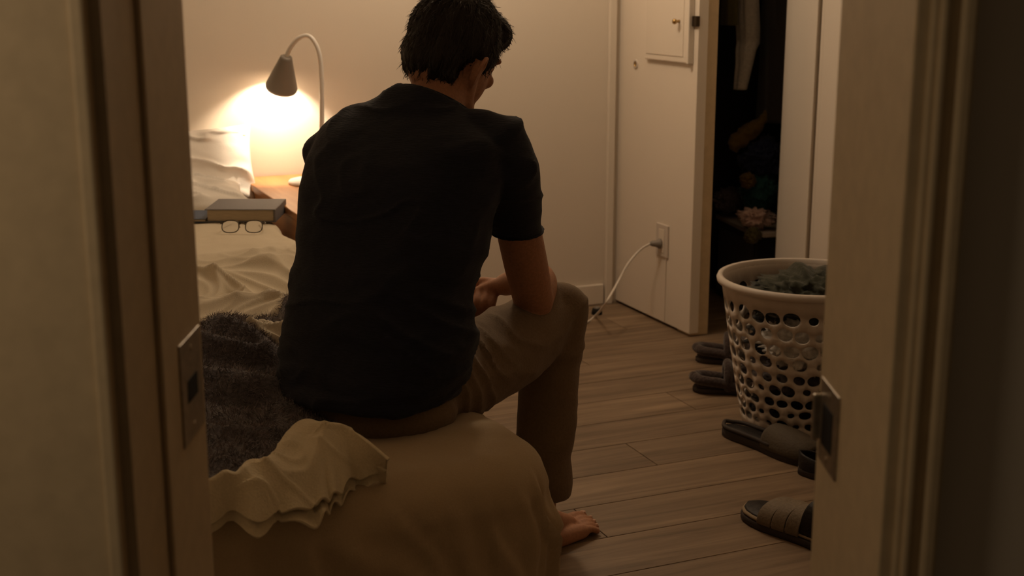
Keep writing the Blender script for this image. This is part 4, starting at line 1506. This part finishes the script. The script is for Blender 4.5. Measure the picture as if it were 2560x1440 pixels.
def hanging(name, x, prof_, mat, label, seed, yw=0.2):
    """garment hanging side-on from the rail: prof_ rows of (z, x offset, half thickness, y centre, half depth)"""
    e = empty(name, (x, 4.42, 1.0), label, 'clothing', 'clothes on the closet rail')
    n = 40
    rings = []
    zs = np.array([p[0] for p in prof_])
    for z in np.linspace(zs[0], zs[-1], 50):
        g = [np.interp(-z, -zs, [p[k] for p in prof_]) for k in range(1, 5)]
        ring = []
        for k in range(n):
            a = 2 * math.pi * k / n
            f_ = 1 + 0.10 * math.sin(5 * a + seed) + 0.06 * math.sin(9 * a + z * 14 + seed)
            ring.append(np.array([x + g[0] + g[1] * math.cos(a) * f_, g[2] + g[3] * math.sin(a), z]))
        rings.append(ring)
    b = Blob(); b.loft(rings)
    mk('cloth', b.V, b.F, mat, e)
    hk = [(x, 4.42, 1.52), (x, 4.42, 1.60), (x, 4.437, 1.625), (x, 4.44, 1.66), (x, 4.42, 1.678), (x, 4.402, 1.662)]
    tube('hanger_hook', spline(hk, 5), 0.002, M['steel'], e, 8)
    tube('hanger_bar', spline([(x, 4.22, 1.44), (x, 4.34, 1.50), (x, 4.42, 1.52), (x, 4.50, 1.50), (x, 4.62, 1.44)], 4), 0.006, M['cabinet'], e, 8)
    return e


hanging('hanging_shirt', 2.86, [(1.50, 0, 0.012, 4.42, 0.03), (1.45, 0, 0.025, 4.42, 0.05), (1.25, 0.004, 0.034, 4.42, 0.055), (1.12, 0.012, 0.040, 4.42, 0.055), (1.06, 0.016, 0.040, 4.42, 0.05), (1.04, 0.0, 0.034, 4.41, 0.05), (0.98, -0.012, 0.029, 4.40, 0.04), (0.885, -0.026, 0.024, 4.40, 0.03)], M['white_cloth'], 'off-white shirt hanging in the closet opening', 1.0)
hanging('hanging_blouse', 2.785, [(1.50, 0, 0.012, 4.42, 0.03), (1.45, 0, 0.022, 4.42, 0.05), (1.20, 0, 0.024, 4.42, 0.05), (1.13, 0, 0.024, 4.42, 0.05)], M['olive_cloth'], 'short olive blouse hanging left of the white shirt', 2.4)
hanging('hanging_coat', 3.02, [(1.50, 0, 0.014, 4.42, 0.05), (1.45, 0, 0.03, 4.42, 0.12), (1.10, 0, 0.040, 4.42, 0.12), (0.75, 0.0, 0.050, 4.42, 0.12)], M['charcoal_cloth'], 'long charcoal coat hanging right of the white shirt', 3.7)

# low chest inside the closet carrying a heap of clothes
ch = empty('storage_chest', (2.95, 4.40, 0), 'low black storage chest with pale lid in the closet', 'chest')
cya = np.array([math.sin(math.radians(-11)) * -1, math.cos(math.radians(-11)), 0]); cxa = np.array([cya[1], -cya[0], 0])
co_ = (2.826, 4.235, 0)
obox('body', co_, cxa, cya, (0.012, 0.012, 0.0), (0.52, 0.44, 0.325), M['black_cloth'], ch, 0.006)
obox('lid', co_, cxa, cya, (0.0, 0.0, 0.325), (0.53, 0.45, 0.343), M['plastic'], ch, 0.003)
obox('drawer', co_, cxa, cya, (0.006, 0.03, 0.03), (0.014, 0.42, 0.30), M['black_cloth'], ch, 0.003)
HG = 'heap of clothes on the closet chest'


def cl_at(px, py, D):
    return P(px, py, D)


lump('garment', cl_at(1822, 500, 5.36), (0.065, 0.055, 0.05), 31, M['grey_cloth'], 'grey garment at the left end of the closet heap', 'clothing', HG)
lump('garment', cl_at(1900, 478, 5.22), (0.075, 0.07, 0.075), 37, M['teal_cloth'], 'teal garment in the closet heap under the navy one', 'clothing', HG)
lump('garment', cl_at(1870, 452, 5.16), (0.030, 0.03, 0.030), 41, M['mustard_cloth'], 'small mustard bundle between navy and teal garments', 'clothing', HG)
lump('garment', cl_at(1905, 395, 5.24), (0.080, 0.08, 0.080), 43, M['navy_cloth'], 'navy garment on top of the closet heap', 'clothing', HG)
mus = Blob(); mus.tube(spline([cl_at(1835, 362, 5.22), cl_at(1862, 338, 5.22), cl_at(1895, 312, 5.23), cl_at(1925, 275, 5.24)], 5), [0.028, 0.030, 0.032, 0.033, 0.032, 0.031, 0.030, 0.029, 0.028, 0.026, 0.024, 0.021, 0.018, 0.014, 0.010, 0.007], 16)


def mus_post(co, no):
    return co + no * (0.006 * ridged(co * 22, 2, 47))[:, None]


tag(mus.build('garment', 0.006, 2, M['mustard_cloth'], None, mus_post), 'mustard sleeve sticking up from the closet heap', 'clothing', HG)
lump('garment', cl_at(1890, 545, 5.08), (0.062, 0.045, 0.034), 53, M['pink_cloth'], 'pale pink cloth hanging over the chest lid edge', 'clothing', HG, rotz=-0.4, amp=0.5)
lump('garment', cl_at(1882, 588, 4.98), (0.035, 0.03, 0.028), 59, M['olive_cloth'], 'small dark olive cloth hanging below the pink one', 'clothing', HG)
